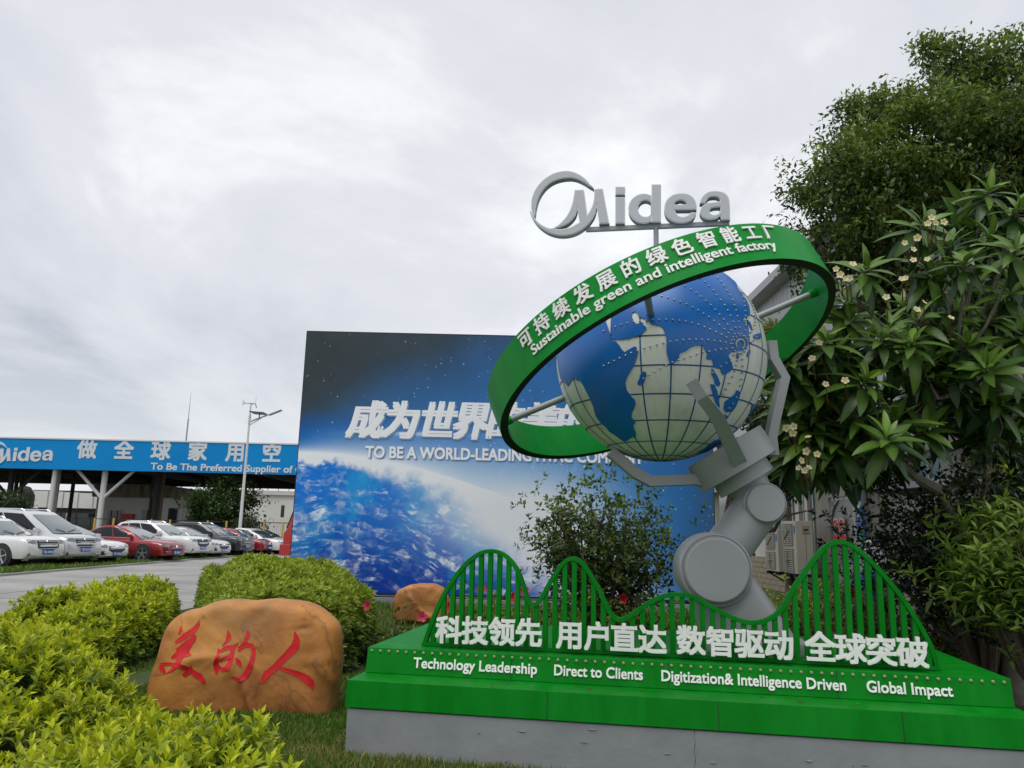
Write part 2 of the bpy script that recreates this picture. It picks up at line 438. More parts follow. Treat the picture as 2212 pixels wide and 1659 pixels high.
m_print = mat('billboard_print', (1, 1, 1), .55, attr='tint', spec=.2)
link('printed_face', mesh('printed_face', V, Fq, m_print, tint=img.reshape(-1, 3)), bill)
b = MB(); b.box2((bx0 - .02, BY + .004, bz0 - .04), (bx1 + .02, BY + .35, bz1 + .03)); b.obj('frame', MT['darkmetal'], bill)
for k in range(5):
    x = bx0 + .6 + (bx1 - bx0 - 1.2) * k / 4
    b = MB(); b.box2((x - .09, BY + .12, -.05), (x + .09, BY + .3, bz0)); b.obj('post', MT['darkmetal'], bill)
    b = MB(); b.beam((x, BY + .36, 4.6), (x, BY + 2.6, 0), .1, .1); b.obj('brace', MT['darkmetal'], bill)
b = MB(); b.box2((bx0 + .3, BY - .1, -.02), (bx1 - .3, BY + .6, .1)); b.obj('footing', MT['concrete'], bill)

SH = .22
s7 = src(1350, 1550, 1.7015)
glyphs([(c, SH) for c in '成为世界的美'] + [("TO BE A WORLD-LEADING HVAC COMPANY", 0)])
m_bw = mat('print_white', (.86, .88, .92), .5); m_bs = mat('print_shade', (.16, .30, .52), .42)
def bill_char(ch, xc, yc, size, wsc=1.0):
    v, f = _G[(ch, SH)]; c = bb(xc, yc)
    for off, ym, m_, nm in ((.032, .006, m_bs, 'letter_shadow'), (0, .012, m_bw, 'letter')):
        vv, ff = letter_solid(v, f, .042, .004)
        put_letter(nm, vv, ff, m_, bill, lambda a, b_, w: (c.x + (a - .50 - SH * .36) * size * wsc + off, BY - ym - w, c.z + (b_ - .36) * size - off))
for ch, x in zip('成为世界的美的', (205, 440, 685, 915, 1145, 1385, 1610)):
    xx, yy = s7(x, 222 + (x - 200) * .0115)
    bill_char(ch, xx, yy, .86, .95)
v, f = _G[("TO BE A WORLD-LEADING HVAC COMPANY", 0)]
a0 = bb(*s7(190, 475)); a1 = bb(*s7(2080, 522)); wd = v[:, 0].max() - v[:, 0].min(); sc = (a1.x - a0.x) / wd; x00 = v[:, 0].min()
for iv, jf in islands(v, f):
    vv, ff = letter_solid(iv, jf, .028, .004)
    for off, ym, m_, nm in ((.028, .005, m_bs, 'letter_shadow'), (0, .011, m_bw, 'letter')):
        put_letter(nm, vv, ff, m_, bill, lambda a, b_, w: (a0.x + (a - x00) * sc + off, BY - ym - w, a0.z + b_ * sc * 1.18 - off * .7))

# ================================================================ PLINTH
PA = Vector((-1.102, 5.632, 0)); PE = Vector((.9851, -.1718, 0)); PN = Vector((.1718, .9851, 0)); PL = 4.39
def loc(x, y, z): return PA + PE * x + PN * y + Vector((0, 0, z))
def onplane(px_, py_, y): p = atPlane(px_, py_, PA + PN * y, PN) - PA; return p.dot(PE), p.z
pl = thing('stepped_plinth', 'green stepped steel plinth on a grey concrete base, under the wavy fence and globe', 'plinth', tuple(loc(PL / 2, 1.1, 0)))
def prism_profile(prof, x0, x1, name, m, parent, bevel=0):
    q = MB(); q.prism([loc(x0, y, z) for y, z in prof], PE * (x1 - x0)); return q.obj(name, m, parent, bevel=bevel)
prism_profile([(.012, -.1), (.012, .292), (2.24, .292), (2.24, -.1)], .012, PL - .012, 'concrete_base', MT['concrete'], pl, .012)
rc = np.random.default_rng(9); q = MB()
for i in range(11):
    x, z = rc.uniform(.05, PL - .1), rc.uniform(.02, .27); w_, h_ = rc.uniform(.008, .035), rc.uniform(.002, .006)
    pts = [loc(x + w_ * math.cos(t_) * rc.uniform(.7, 1.1), .0105, z + h_ * math.sin(t_) * rc.uniform(.6, 1.2)) for t_ in np.linspace(0, 6.28, 9)[:-1]]
    q.add([loc(x, .004, z)] + pts, [(0, 1 + k, 1 + (k + 1) % 8) for k in range(8)])
q.obj('surface_scars', mat('chipped_concrete', (.17, .178, .182), .9, col2=(.25, .25, .24), scale=30), pl, kind='stuff')
for x in (2.35,):
    q = MB(); q.add([loc(x + .004 * math.sin(k * 2.1), .0108, .02 + .27 * k / 9) for k in range(10)] + [loc(x + .0025 + .004 * math.sin(k * 2.1 + .4), .0108, .02 + .27 * k / 9) for k in range(10)], [(k, k + 10, k + 11, k + 1) for k in range(9)]); q.obj('crack', mat('crack_dark', (.06, .065, .065), .9), pl)
prism_profile([(0, .30), (.022, .475), (2.25, .475), (2.25, .30)], 0, PL, 'lower_step', MT['green'], pl, .003)
prism_profile([(.322, .477), (.350, .65), (2.21, .65), (2.21, .477)], .02, PL - .02, 'upper_step', MT['green'], pl, .003)
for xs_ in (1.10, 2.20, 3.30):          # joints between the steel sheets
    q = MB(); q.prism([loc(xs_, .322 - .0015, .478), loc(xs_ + .005, .322 - .0015, .478), loc(xs_ + .005, .350 - .0015, .649), loc(xs_, .350 - .0015, .649)], PN * .003); q.obj('sheet_joint', MT['ringdark'], pl)
    q = MB(); q.prism([loc(xs_ + .3, -.0015, .302), loc(xs_ + .305, -.0015, .302), loc(xs_ + .305, .0205, .474), loc(xs_ + .3, .0205, .474)], PN * .003); q.obj('sheet_joint', MT['ringdark'], pl)
bolt = MB().lathe((0, 0, 0), (0, -1, 0), [(0, .0105), (.005, .0105), (.0085, .007), (.0095, 0.0005)], 10).me('bolt', MT['boltb'], True)
bx, bz = onplane(803.7, 1405.9, .345); bxe, bze = onplane(2169, 1476, .345)
nb = 66
for i in range(nb):
    o = bpy.data.objects.new('bolt', bolt); COL.objects.link(o); o.parent = pl
    q = loc(bx + (bxe - bx) * i / (nb - 1), .3445, .628); o.location = q - pl.location; o.rotation_euler = (0, 0, math.atan2(PE.y, PE.x))
# raised English words on the upper step's face
EN = ["Technology Leadership", "Direct to Clients", "Digitization& Intelligence Driven", "Global Impact"]
glyphs([(s, 0) for s in EN])
for s, (xa, xb) in zip(EN, ((894, 1159.5), (1198, 1388.5), (1429, 1826), (1869.5, 2055.7))):
    v, f = _G[(s, 0)]; u0_, _ = onplane(xa, 1440, .335); u1_, _ = onplane(xb, 1480, .335)
    wd = v[:, 0].max() - v[:, 0].min(); sx = (u1_ - u0_) / wd; x00 = v[:, 0].min(); sz = .0985
    for iv, jf in islands(v, f):
        vv, ff = letter_solid(iv, jf, .019, .008)
        put_letter('letter', vv, ff, MT['white'], pl, lambda a, b_, w: loc(u0_ + (a - x00) * sx, .322 + (.528 + b_ * sz - .477) * .162 - .002 - w, .528 + b_ * sz))

# ================================================================ WAVY FENCE
FY = .555
zA = src(1650, 2150, 3.318); zB = src(2200, 2300, 3.16); zC = src(2850, 2100, 2.3284); z8 = src(2400, 2350, 2.2975)
tp = [zA(*p) for p in ((130, 1430), (190, 1250), (290, 975), (380, 775), (480, 612), (600, 440), (700, 320), (800, 238), (900, 175), (1000, 148), (1100, 150), (1200, 182), (1290, 245), (1370, 340), (1440, 460), (1490, 600), (1530, 740), (1560, 850), (1588, 903), (1640, 875), (1720, 740), (1790, 600), (1860, 490), (1940, 370))]
tp += [(1215, 1210), (1226, 1202), (1238, 1199), (1252, 1204), (1265, 1216)]
tp += [zB(*p) for p in ((545, 0), (600, 85), (645, 170), (690, 270), (740, 378), (780, 462), (820, 530), (855, 560), (900, 552), (950, 525), (1040, 465), (1140, 395), (1240, 325), (1350, 265), (1450, 232), (1560, 216), (1680, 218), (1790, 235), (1880, 262))]
tp += [z8(*p) for p in ((960, 120), (1050, 170), (1150, 225), (1250, 275), (1330, 300), (1420, 310), (1500, 295), (1580, 255), (1650, 195))]
tp += [zC(*p) for p in ((700, 640), (760, 540), (850, 415), (920, 312), (990, 230), (1060, 170), (1130, 133), (1180, 127), (1240, 140), (1320, 180), (1420, 262), (1520, 360), (1620, 470), (1720, 590), (1800, 700), (1880, 820), (1950, 935), (2020, 1065), (2070, 1180), (2118, 1362))]
cu = np.array([onplane(x, y, FY) for x, y in tp])
def smooth_curve(P, n, passes=6):
    P = np.array(P); d = np.r_[0, np.cumsum(np.hypot(*np.diff(P, axis=0).T))]
    t = np.linspace(0, d[-1], n); Q = np.stack([np.interp(t, d, P[:, 0]), np.interp(t, d, P[:, 1])], 1)
    for _ in range(passes): Q[1:-1] = (Q[:-2] + 2 * Q[1:-1] + Q[2:]) / 4
    return Q
cu = smooth_curve(cu, 260); cu[0, 1] = cu[-1, 1] = .665
tg = np.gradient(cu, axis=0); tg /= np.linalg.norm(tg, axis=1)[:, None]; nm = np.stack([tg[:, 1], -tg[:, 0]], 1)
TH = .030; inner = cu + nm * TH
fence = thing('wavy_fence', 'green steel fence with wave shaped top rail and upright bars on the plinth', 'fence', tuple(loc(2.2, FY, .655)))
q = MB(); D = .055
Vv = []
for (a, b_) in zip(cu, inner):
    Vv += [loc(a[0], FY - D / 2, a[1]), loc(b_[0], FY - D / 2, b_[1]), loc(b_[0], FY + D / 2, b_[1]), loc(a[0], FY + D / 2, a[1])]
Ff = []
for i in range(len(cu) - 1):
    for k in range(4): Ff.append((i * 4 + k, i * 4 + (k + 1) % 4, i * 4 + 4 + (k + 1) % 4, i * 4 + 4 + k))
Ff += [(0, 1, 2, 3), tuple(range(4 * len(cu) - 4, 4 * len(cu)))[::-1]]
q.add(Vv, Ff); q.obj('top_rail', MT['green'], fence, smooth=True)
xl, xr = cu[0, 0], cu[-1, 0]
q = MB(); q.prism([loc(xl, FY - D / 2 - .002, .655), loc(xr, FY - D / 2 - .002, .655), loc(xr - .012, FY - D / 2 - .002, .681), loc(xl + .012, FY - D / 2 - .002, .681)], PN * (D + .004))
q.obj('bottom_rail', MT['green'], fence)
ub, _ = onplane(*zA(1025, 800), FY); ub2, _ = onplane(*zC(1155, 600), FY)
nsteps = round((ub2 - ub) / .0715); step = (ub2 - ub) / nsteps
k0 = -int((ub - xl) / step); x = ub + k0 * step
while x < xr - .02:
    if x > xl + .03:
        j = np.argsort(np.abs(inner[:, 0] - x))[:1][0]
        z = np.interp(x, inner[:, 0], inner[:, 1]) if False else min(inner[np.abs(inner[:, 0] - x) < .03, 1].min() if (np.abs(inner[:, 0] - x) < .03).any() else inner[j, 1], inner[j, 1]) + .012
        q = MB(); w = .0355
        zl = inner[np.argmin(np.abs(inner[:, 0] - (x - w / 2))), 1] + .008; zr = inner[np.argmin(np.abs(inner[:, 0] - (x + w / 2))), 1] + .008
        if min(zl, zr) > .70:
            q.prism([loc(x - w / 2, FY - .02, .682), loc(x + w / 2, FY - .02, .682), loc(x + w / 2, FY - .02, zr), loc(x - w / 2, FY - .02, zl)], PN * .04)
            q.obj('bar', MT['green'], fence)
    x += step
CH4 = [("科技领先", zA(490, 1222), zA(1547, 1258)), ("用户直达", zB(240, 752), zB(1295, 812)), ("数智驱动", zB(1780, 822), zC(612, 1115)), ("全球突破", zC(998, 1132), zC(1852, 1182))]
glyphs([(c, 0) for s, _, _ in CH4 for c in s])
LY = FY - .10
for s, pa, pb in CH4:
    ua, za = onplane(*pa, LY); ubb, zb = onplane(*pb, LY)
    for i, c in enumerate(s):
        u = ua + (ubb - ua) * i / 3; zc = za + (zb - za) * i / 3; v, f = _G[(c, 0)]
        cx, cy = (v.min(0) + v.max(0)) / 2; h = (v.max(0) - v.min(0))
        vv, ff = letter_solid(v, f, .027, .03); sz = .2035
        put_letter('letter', vv, ff, MT['white'], fence, lambda a, b_, w: loc(u + (a - cx) * sz, LY - w, zc + (b_ - .37) * sz))
    q = MB()
    for i in range(8):
        u = ua - .05 + (ubb - ua + .1) * i / 7
        q.tube([loc(u, LY, zc - .0), loc(u, FY - .02, zc - .0)], .004, 6)
    q.obj('letter_spacer', MT['steel'], fence)
# ================================================================ GLOBE, RING, ROBOT ARM
GC = Vector((1.233, 6.30, 2.972)); GR = .863
gs = thing('globe_sculpture', 'grey robot arm gripping a blue and white globe inside a tilted green ring', 'sculpture', tuple(loc(3.0, 1.15, .65)))
globe = MB().lathe(GC - Vector((0, 0, 0)), (0, 0, 1), [(-GR * math.cos(math.pi * i / 96), max(GR * math.sin(math.pi * i / 96), 1e-5)) for i in range(97)], 160).obj('globe', MT['globew'], gs, smooth=True)
def sph(lon, lat, r):
    lo, la = math.radians(lon), math.radians(lat)
    return GC + Vector((math.sin(lo) * math.cos(la), -math.cos(lo) * math.cos(la), math.sin(la))) * r
def hit(x, y):
    for s_ in range(40):
        d = ray(x, y).normalized(); o = EYE - GC; b_ = o.dot(d); c_ = o.dot(o) - GR * GR; D_ = b_ * b_ - c_
        if D_ > 1e-6: return (o + d * (-b_ - math.sqrt(D_))) / GR
        x += (1424 - x) * .01; y += (777 - y) * .01
def ll(x, y):
    p = hit(x, y); return (math.degrees(math.atan2(p.x, -p.y)), math.degrees(math.asin(max(-1, min(1, p.z)))))
z4 = src(2200, 1000, 2.212); z2 = src(2000, 1300, 2.212); z5 = src(2500, 1650, 2.765)
L4 = lambda pts: [ll(*z4(*p)) for p in pts]
L2 = lambda pts: [ll(*z2(*p)) for p in pts]
L5 = lambda pts: [ll(*z5(*p)) for p in pts]
africa = L4([(545, 795), (590, 815), (620, 850), (640, 885), (660, 903), (700, 880), (750, 852), (765, 860), (778, 900), (770, 950), (745, 1020), (710, 1080), (680, 1130), (667, 1180), (680, 1240), (715, 1290), (750, 1325), (758, 1360), (745, 1400), (725, 1440), (722, 1480), (745, 1505), (755, 1525), (738, 1545), (745, 1580), (760, 1610), (757, 1650)]) \
    + L2([(1192, 980), (1150, 1000), (1125, 1020), (1090, 1022), (1060, 1000), (1020, 970), (970, 940), (945, 905), (900, 870), (850, 800), (830, 720), (800, 650), (770, 590), (740, 530), (715, 490), (690, 490), (655, 468), (635, 490), (605, 540), (580, 510), (545, 480), (530, 430), (518, 350), (510, 270)]) \
    + [(-88, 5), (-92, 30), (-85, 48), (-60, 50), (-45, 42)] + L4([(497, 600), (497, 640), (515, 690), (535, 745)])
asia = L4([(545, 590), (540, 650), (550, 700), (548, 740), (555, 780), (562, 795), (600, 789), (640, 792), (670, 784), (700, 785), (725, 772), (760, 768), (800, 755), (830, 725), (855, 700), (850, 680), (825, 665), (825, 645), (800, 640), (780, 655), (750, 650), (740, 625), (725, 590), (728, 560), (750, 547), (775, 560), (785, 590), (820, 605), (860, 620), (885, 650), (930, 665), (980, 675), (1000, 690), (1010, 720), (1028, 770), (1030, 820), (1030, 900), (1045, 950), (1058, 1000), (1080, 1010), (1110, 985), (1140, 960), (1145, 915), (1170, 908), (1210, 890), (1240, 865), (1275, 850), (1350, 845), (1370, 880), (1390, 920), (1380, 960), (1400, 970), (1430, 965), (1440, 1000), (1445, 1030), (1475, 1045), (1505, 1050), (1515, 1085), (1530, 1105), (1560, 1090), (1600, 1065), (1612, 1040), (1605, 1000), (1580, 960), (1575, 930), (1600, 905), (1640, 900), (1700, 890), (1735, 860), (1753, 820), (1758, 770), (1745, 700), (1730, 650), (1700, 620), (1715, 600), (1745, 590), (1762, 560), (1755, 500), (1735, 450), (1700, 405), (1675, 370), (1652, 335)]) \
    + [(78, 58), (60, 74), (0, 80), (-50, 72), (-58, 55), (-50, 45)]
isles = [L4(p) for p in ([(828, 1072), (850, 1080), (852, 1110), (840, 1150), (830, 1180), (800, 1195), (778, 1190), (775, 1165), (790, 1145), (800, 1100)],
    [(1650, 925), (1665, 930), (1668, 950), (1655, 967), (1645, 945)], [(1770, 888), (1765, 920), (1750, 950), (1738, 940), (1745, 905), (1760, 885)],
    [(1800, 750), (1830, 740), (1860, 735), (1862, 770), (1850, 790), (1840, 775), (1825, 795), (1815, 765), (1805, 790), (1795, 770)],
    [(1740, 620), (1765, 640), (1785, 690), (1775, 705), (1760, 670), (1745, 640)],
    [(1430, 1045), (1450, 1075), (1468, 1100), (1485, 1130), (1502, 1180), (1490, 1207), (1460, 1190), (1450, 1140), (1428, 1095)],
    [(1418, 1185), (1450, 1190), (1475, 1240), (1487, 1300), (1498, 1390), (1480, 1385), (1460, 1340), (1440, 1280), (1425, 1220)],
    [(1645, 1245), (1665, 1240), (1677, 1270), (1665, 1320), (1640, 1380), (1610, 1425), (1560, 1432), (1535, 1405), (1545, 1340), (1580, 1315), (1610, 1290), (1635, 1272)],
    [(1395, 1408), (1422, 1425), (1436, 1450), (1410, 1448), (1398, 1430)], [(1535, 1450), (1560, 1458), (1570, 1480), (1555, 1497), (1540, 1480)],
    [(1785, 1365), (1818, 1357), (1828, 1385), (1812, 1425), (1785, 1470), (1762, 1500), (1742, 1520), (1765, 1440), (1780, 1400)])]
isles.append(L5([(1095, 292), (1040, 292), (990, 305), (940, 345), (890, 385), (850, 425), (800, 455), (900, 452), (990, 415), (1060, 372), (1120, 330)]))
# far side of the globe: the Americas and Europe, roughly
isles.append([(150, 60), (175, 68), (-150, 66), (-140, 48), (-160, 30), (-175, 18), (165, 12), (160, 30), (148, 45)][:0] or [(120, 55), (150, 62), (170, 40), (160, 20), (145, 25), (130, 40)])
isles.append([(150, 5), (172, 8), (176, -15), (165, -45), (156, -50), (152, -25), (145, -8)])
def land_mesh(poly, r, th, step=4.0):
    poly = [Vector(p) for p in poly]; n = len(poly); bpts = []
    for i in range(n):                       # subdivide edges
        a, b_ = poly[i], poly[(i + 1) % n]; k = max(1, int((b_ - a).length / 2.5))
        bpts += [a.lerp(b_, j / k) for j in range(k)]
    P = np.array([tuple(p) for p in bpts]); lo, hi = P.min(0), P.max(0); ptsi = []
    def inside(q):
        c = False; j = len(bpts) - 1
        for i in range(len(bpts)):
            a, b_ = bpts[i], bpts[j]
            if (a.y > q[1]) != (b_.y > q[1]) and q[0] < (b_.x - a.x) * (q[1] - a.y) / (b_.y - a.y) + a.x: c = not c
            j = i
        return c
    for x in np.arange(lo[0], hi[0], step):
        for y in np.arange(lo[1], hi[1], step):
            if inside((x, y)) and np.hypot(*(P - (x, y)).T).min() > 1.2: ptsi.append(Vector((x, y)))
    nb_ = len(bpts)
    vs, es, fs, *_ = geometry.delaunay_2d_cdt(bpts + ptsi, [(i, (i + 1) % nb_) for i in range(nb_)], [], 1, 1e-6)
    V_ = [sph(v.x, v.y, r + th) for v in vs]; base = len(V_)
    V_ += [sph(v.x, v.y, r - .004) for v in vs]; F_ = [tuple(f) for f in fs]
    ed = {}
    for f in F_:
        for i in range(len(f)): ed[(f[i], f[(i + 1) % len(f)])] = 1
    F_ += [(b_, a, a + base, b_ + base) for a, b_ in ed if (b_, a) not in ed]
    return V_, F_
for k, pl_ in enumerate([africa, asia] + isles):
    V_, F_ = land_mesh(pl_, GR, .0075 + .0012 * (k % 2))
    me = mesh('continent', V_, F_, MT['globeb']); bm = bmesh.new(); bm.from_mesh(me); bmesh.ops.recalc_face_normals(bm, faces=bm.faces[:]); bm.to_mesh(me); bm.free(); autosmooth(me, 40)
    link('continent' if k < 2 else 'island', me, globe)
def ribbon(pts, nrm, wd, name, m, parent):
    V_ = []; 
    for i, p in enumerate(pts):
        t_ = (pts[min(i + 1, len(pts) - 1)] - pts[max(i - 1, 0)]).normalized(); s_ = t_.cross(nrm[i]).normalized() * wd / 2
        V_ += [p - s_, p + s_]
    return link(name, mesh(name, V_, [(2 * i, 2 * i + 1, 2 * i + 3, 2 * i + 2) for i in range(len(pts) - 1)], m), parent)
for k in range(24):
    lo = -5.2 + 15 * k; pp = [sph(lo, la, GR + .0022) for la in range(-88, 89, 4)]
    ribbon(pp, [(p - GC).normalized() for p in pp], .0105, 'meridian_line', MT['gridb'], globe)
for la in (-75, -60, -45.0, -30.3, -16, -1.5, 15, 30, 45, 60, 75):
    pp = [sph(lo, la, GR + .0030) for lo in range(0, 364, 4)]
    ribbon(pp, [(p - GC).normalized() for p in pp], .0105, 'parallel_line', MT['gridb'], globe)
DOTS = '''482,720 583,683 632,665 687,650 743,638 797,632 853,628 910,621 967,622 1026,619 1083,622 1143,629 1198,637 1254,649 1308,665 1360,685 1411,705 1461,728 1508,750 1553,775 1597,803
935,400 988,415 1043,428 1096,446 1150,465 1205,485 1257,512 1307,539 1352,568 1400,598 1445,632 1490,667 1533,703 1572,738 1608,775
482,1024 526,1003 573,980 621,957 672,933 722,911 778,892 833,870 888,855 946,839 1003,823 1062,812 1118,805 1176,799 1230,795 1287,793 1341,795 1395,798 1447,804 1497,812 1545,823 1590,832
828,1134 876,1103 924,1075 977,1046 1029,1019 1080,992 1135,972 1187,957 1244,939 1298,922 1351,907 1402,899 1455,889 1505,881 1552,876 1597,870
1526,1270 1554,1225 1583,1175 1608,1120 1626,1071 1641,1018 1650,980 1667,917 1578,1393 1610,1353 1640,1300 1665,1245 1681,1195 1690,1141 1697,1083 1698,1027 1694,968 1688,919
1148,300 1193,327 1242,357 1289,387 1332,420 1375,457 1417,493 1456,535 1494,576 1528,620 1562,663 1594,712 1624,747
1325,260 1365,292 1402,327 1440,365 1472,407 1504,450 1537,495 1565,540 1590,588 1613,640 1633,692 1654,745
1441,222 1478,256 1508,289 1536,327 1562,368 1585,407 1607,450 1624,495 1638,540 1650,590 1660,640 1669,690 1677,745
1694,426 1708,464 1715,502 1720,545 1721,588 1723,627 1723,672 1718,716 1710,765 1702,800 1772,470 1785,495 1793,520 1801,555 1804,580 1805,610 1802,638 1797,668 1785,705 1768,733 1748,765 1730,793 1705,825
1432,1085 1505,1030 1550,1000 1585,963 1620,930 1820,775 1798,803 1772,818'''
q = MB()
dl = [tuple(map(float, w_.split(','))) for w_ in DOTS.split()]
dl += [(1672 + 36 * math.cos(t_), 838 + 42 * math.sin(t_)) for t_ in np.linspace(2.6, 7.2, 22)] + [(1672 + 66 * math.cos(t_), 838 + 78 * math.sin(t_)) for t_ in np.linspace(0, 6, 14)]
for x, y in dl:
    p = hit(*z4(x, y)); q.lathe(GC + p * (GR + .004), p, [(0, .0072), (.010, .0072), (.014, .003)], 8)
# rows on the unseen northern half too
q.obj('rivets', MT['rivet'], globe, smooth=True, kind='stuff')

# ---- tilted ring
RN = Vector((-.350, .261, .900)).normalized(); RR, RH, RT = 1.468, .321, .066
ra = RN.cross(Vector((0, 0, 1))).normalized(); rb = RN.cross(ra).normalized()
def ringp(th, r, h): return GC + (ra * math.cos(th) + rb * math.sin(th)) * r + RN * h
RC = GC + Vector((0, 0, .010))
n = 180; h = RH / 2
V_ = []
for i in range(n):
    t_ = 2 * math.pi * i / n
    V_ += [ringp(t_, RR, -h), ringp(t_, RR, h), ringp(t_, RR - RT, h), ringp(t_, RR - RT, -h)]
F_ = []; MI = []
for i in range(n):
    j = (i + 1) % n
    for k in range(4):
        F_.append((i * 4 + k, i * 4 + (k + 1) % 4, j * 4 + (k + 1) % 4, j * 4 + k)); MI.append(1 if k == 3 else 0)
me = mesh('ring', V_, F_, [MT['greenring'], MT['ringdark']]); me.polygons.foreach_set('material_index', MI)
bm = bmesh.new(); bm.from_mesh(me); bmesh.ops.recalc_face_normals(bm, faces=bm.faces[:]); bm.to_mesh(me); bm.free(); autosmooth(me)
ring = link('ring', me, gs)
def ring_uv(x, y):
    """angle and height on the ring's outer face under a sight line"""
    best = None
    d = ray(x, y); 
    o = EYE - GC; oz = o.dot(RN); dz = d.dot(RN); op = o - RN * oz; dp = d - RN * dz
    A = dp.dot(dp); B = op.dot(dp); C_ = op.dot(op) - RR * RR; t_ = (-B - math.sqrt(B * B - A * C_)) / A
    p = o + d * t_; return math.atan2(p.dot(rb), p.dot(ra)), p.dot(RN)
z1 = src(2000, 600, 2.212); z3 = src(2900, 900, 2.212)
CH = list('可持续发展的绿色智能工厂')
cpos = [z2(235, 125), z1(378, 1555), z1(550, 1415), z1(742, 1290), z1(945, 1165), z1(1165, 1058), z1(1388, 955), z1(1615, 875), z1(1830, 812), z1(2040, 768), z3(245, 85), z3(395, 80)]
glyphs([(c, 0) for c in CH] + [("Sustainable green and intelligent factory", 0)])
sgn = 1 if ring_uv(*cpos[-1])[0] > ring_uv(*cpos[0])[0] else -1
tA = [ring_uv(*p) for p in cpos]
uw = np.unwrap([t[0] for t in tA]); sgn = 1 if uw[-1] > uw[0] else -1

pf = np.polyfit(range(12), uw, 2); hm = float(np.median([t[1] for t in tA]))
def ring_letter(nm, v, f, tc_, hc, cx, cy, sz, parent):
    # split long faces: bend about the ring's axis
    put_letter(nm, v, f, MT['white'], parent, lambda a, b_, w: ringp(tc_ + sgn * (a - cx) * sz / RR, RR + .001 + w, hc + (b_ - cy) * sz))
for i, c in enumerate(CH):
    v, f = _G[(c, 0)]; vv, ff = letter_solid(v, f, .022, .012); cx = (v[:, 0].min() + v[:, 0].max()) / 2
    ring_letter('letter', vv, ff, float(np.polyval(pf, i)), hm + .012, cx, .37, .140, ring)
v, f = _G[("Sustainable green and intelligent factory", 0)]
e0 = ring_uv(*z2(300, 255)); e1 = ring_uv(*z3(462, 222)); e0u, e1u = np.unwrap([uw[5], e0[0]])[1], np.unwrap([uw[5], e1[0]])[1]; e0, e1 = (float(e0u), e0[1]), (float(e1u), e1[1])
wd = v[:, 0].max() - v[:, 0].min(); sx = abs(e1[0] - e0[0]) * RR / wd; x00 = v[:, 0].min(); hE = (e0[1] + e1[1]) / 2
for iv, jf in islands(v, f):
    vv, ff = letter_solid(iv, jf, .017, .010)
    put_letter('letter', vv, ff, MT['white'], ring, lambda a, b_, w: ringp(e0[0] + sgn * (a - x00) * sx / RR, RR + .001 + w, hm - .142 + b_ * sx * .86))
# ---- three rods from globe to ring
for px_, py_ in ((1100, 908), (1770, 628), (1392, 610)):
    # direction in the ring's plane
    o = EYE - GC; d_ = ray(px_, py_); t_ = -o.dot(RN) / d_.dot(RN); p = (o + d_ * t_); p.normalize()
    q = MB(); q.tube([GC + p * (GR - .03), GC + p * (RR - RT + .002)], .027, 16); q.obj('rod', MT['grey'], gs, smooth=True)
    q = MB(); q.tube([GC + p * (RR - RT - .06), GC + p * (RR - RT + .003)], .036, 16); q.obj('rod_socket', MT['greenring'], gs, smooth=True)

# ---- the arm
AX = Vector((.09, .996, 0)).normalized()            # hinge axis, away from the camera
AY = 6.25
bj = atY(1547.6, 1231, AY - .22); sj = atY(1653, 1087.6, AY - .17)
def drum(c, r, ln, name, m=MT['grey'], lip=.022):
    c = c - AX * 0
    f = r * .018
    prof = [(-.045, 0), (-.045, r * .90), (-.036, r * .945), (-.012, r * .96), (.004, r * .962), (.006, r * 1.0), (-.002, r * 1.02), (0, r * 1.06), (.012, r * 1.085), (.05, r * 1.09), (.056, r * 1.10), (.08, r * 1.11), (ln, r * 1.11), (ln + .01, r * 1.07), (ln + .01, 0)]
    return MB().lathe(c, AX, prof, 72).obj(name, m, gs, smooth=True)
br = 70.5 / F_PX * 6.0; sr = 42 / F_PX * 6.08
drum(bj, br, .40, 'elbow_joint'); drum(sj, sr, .30, 'wrist_joint')
mb, ms = bj + AX * .22, sj + AX * .17
q = MB(); q.tube([mb, mb.lerp(ms, .5), ms], [.185, .182, .175], 40); q.obj('upper_arm', MT['grey'], gs, smooth=True)
# lower arm: a tapered hull from the elbow down to the foot
ft = atPlane(1622, 1398, PA + PN * 1.15, PN); ft.z = .65
q = MB()
def hull(rings, name):
    V_ = []; n_ = len(rings[0])
    for r_ in rings: V_ += r_
    F_ = []
    for i in range(len(rings) - 1):
        for k in range(n_): F_.append((i * n_ + k, i * n_ + (k + 1) % n_, (i + 1) * n_ + (k + 1) % n_, (i + 1) * n_ + k))
    F_ += [tuple(range(n_))[::-1], tuple(range((len(rings) - 1) * n_, len(rings) * n_))]
    q = MB(); q.add(V_, F_); return q.obj(name, MT['grey'], gs, smooth=True)
def ell(c, wx, wy, n_=40, pw=2.6):
    o_ = []
    for k in range(n_):
        t_ = 2 * math.pi * k / n_; cx_, sy_ = math.cos(t_), math.sin(t_)
        o_.append(Vector(c) + PE * (wx * math.copysign(abs(cx_) ** (2 / pw), cx_)) + PN * (wy * math.copysign(abs(sy_) ** (2 / pw), sy_)))
    return o_
eb = mb.copy()
rings_ = []
for t_ in np.linspace(0, 1, 7):
    c_ = eb.lerp(Vector((ft.x, ft.y, .72)), t_); rings_.append(ell(c_, .285 + .075 * t_, .17 + .06 * t_))
hull(rings_, 'lower_arm')
q = MB(); q.prism(ell((ft.x + .0, ft.y, .651), .40, .30, 48, 5), (0, 0, .09)); q.obj('foot', MT['grey'], gs, smooth=True, bevel=.006)

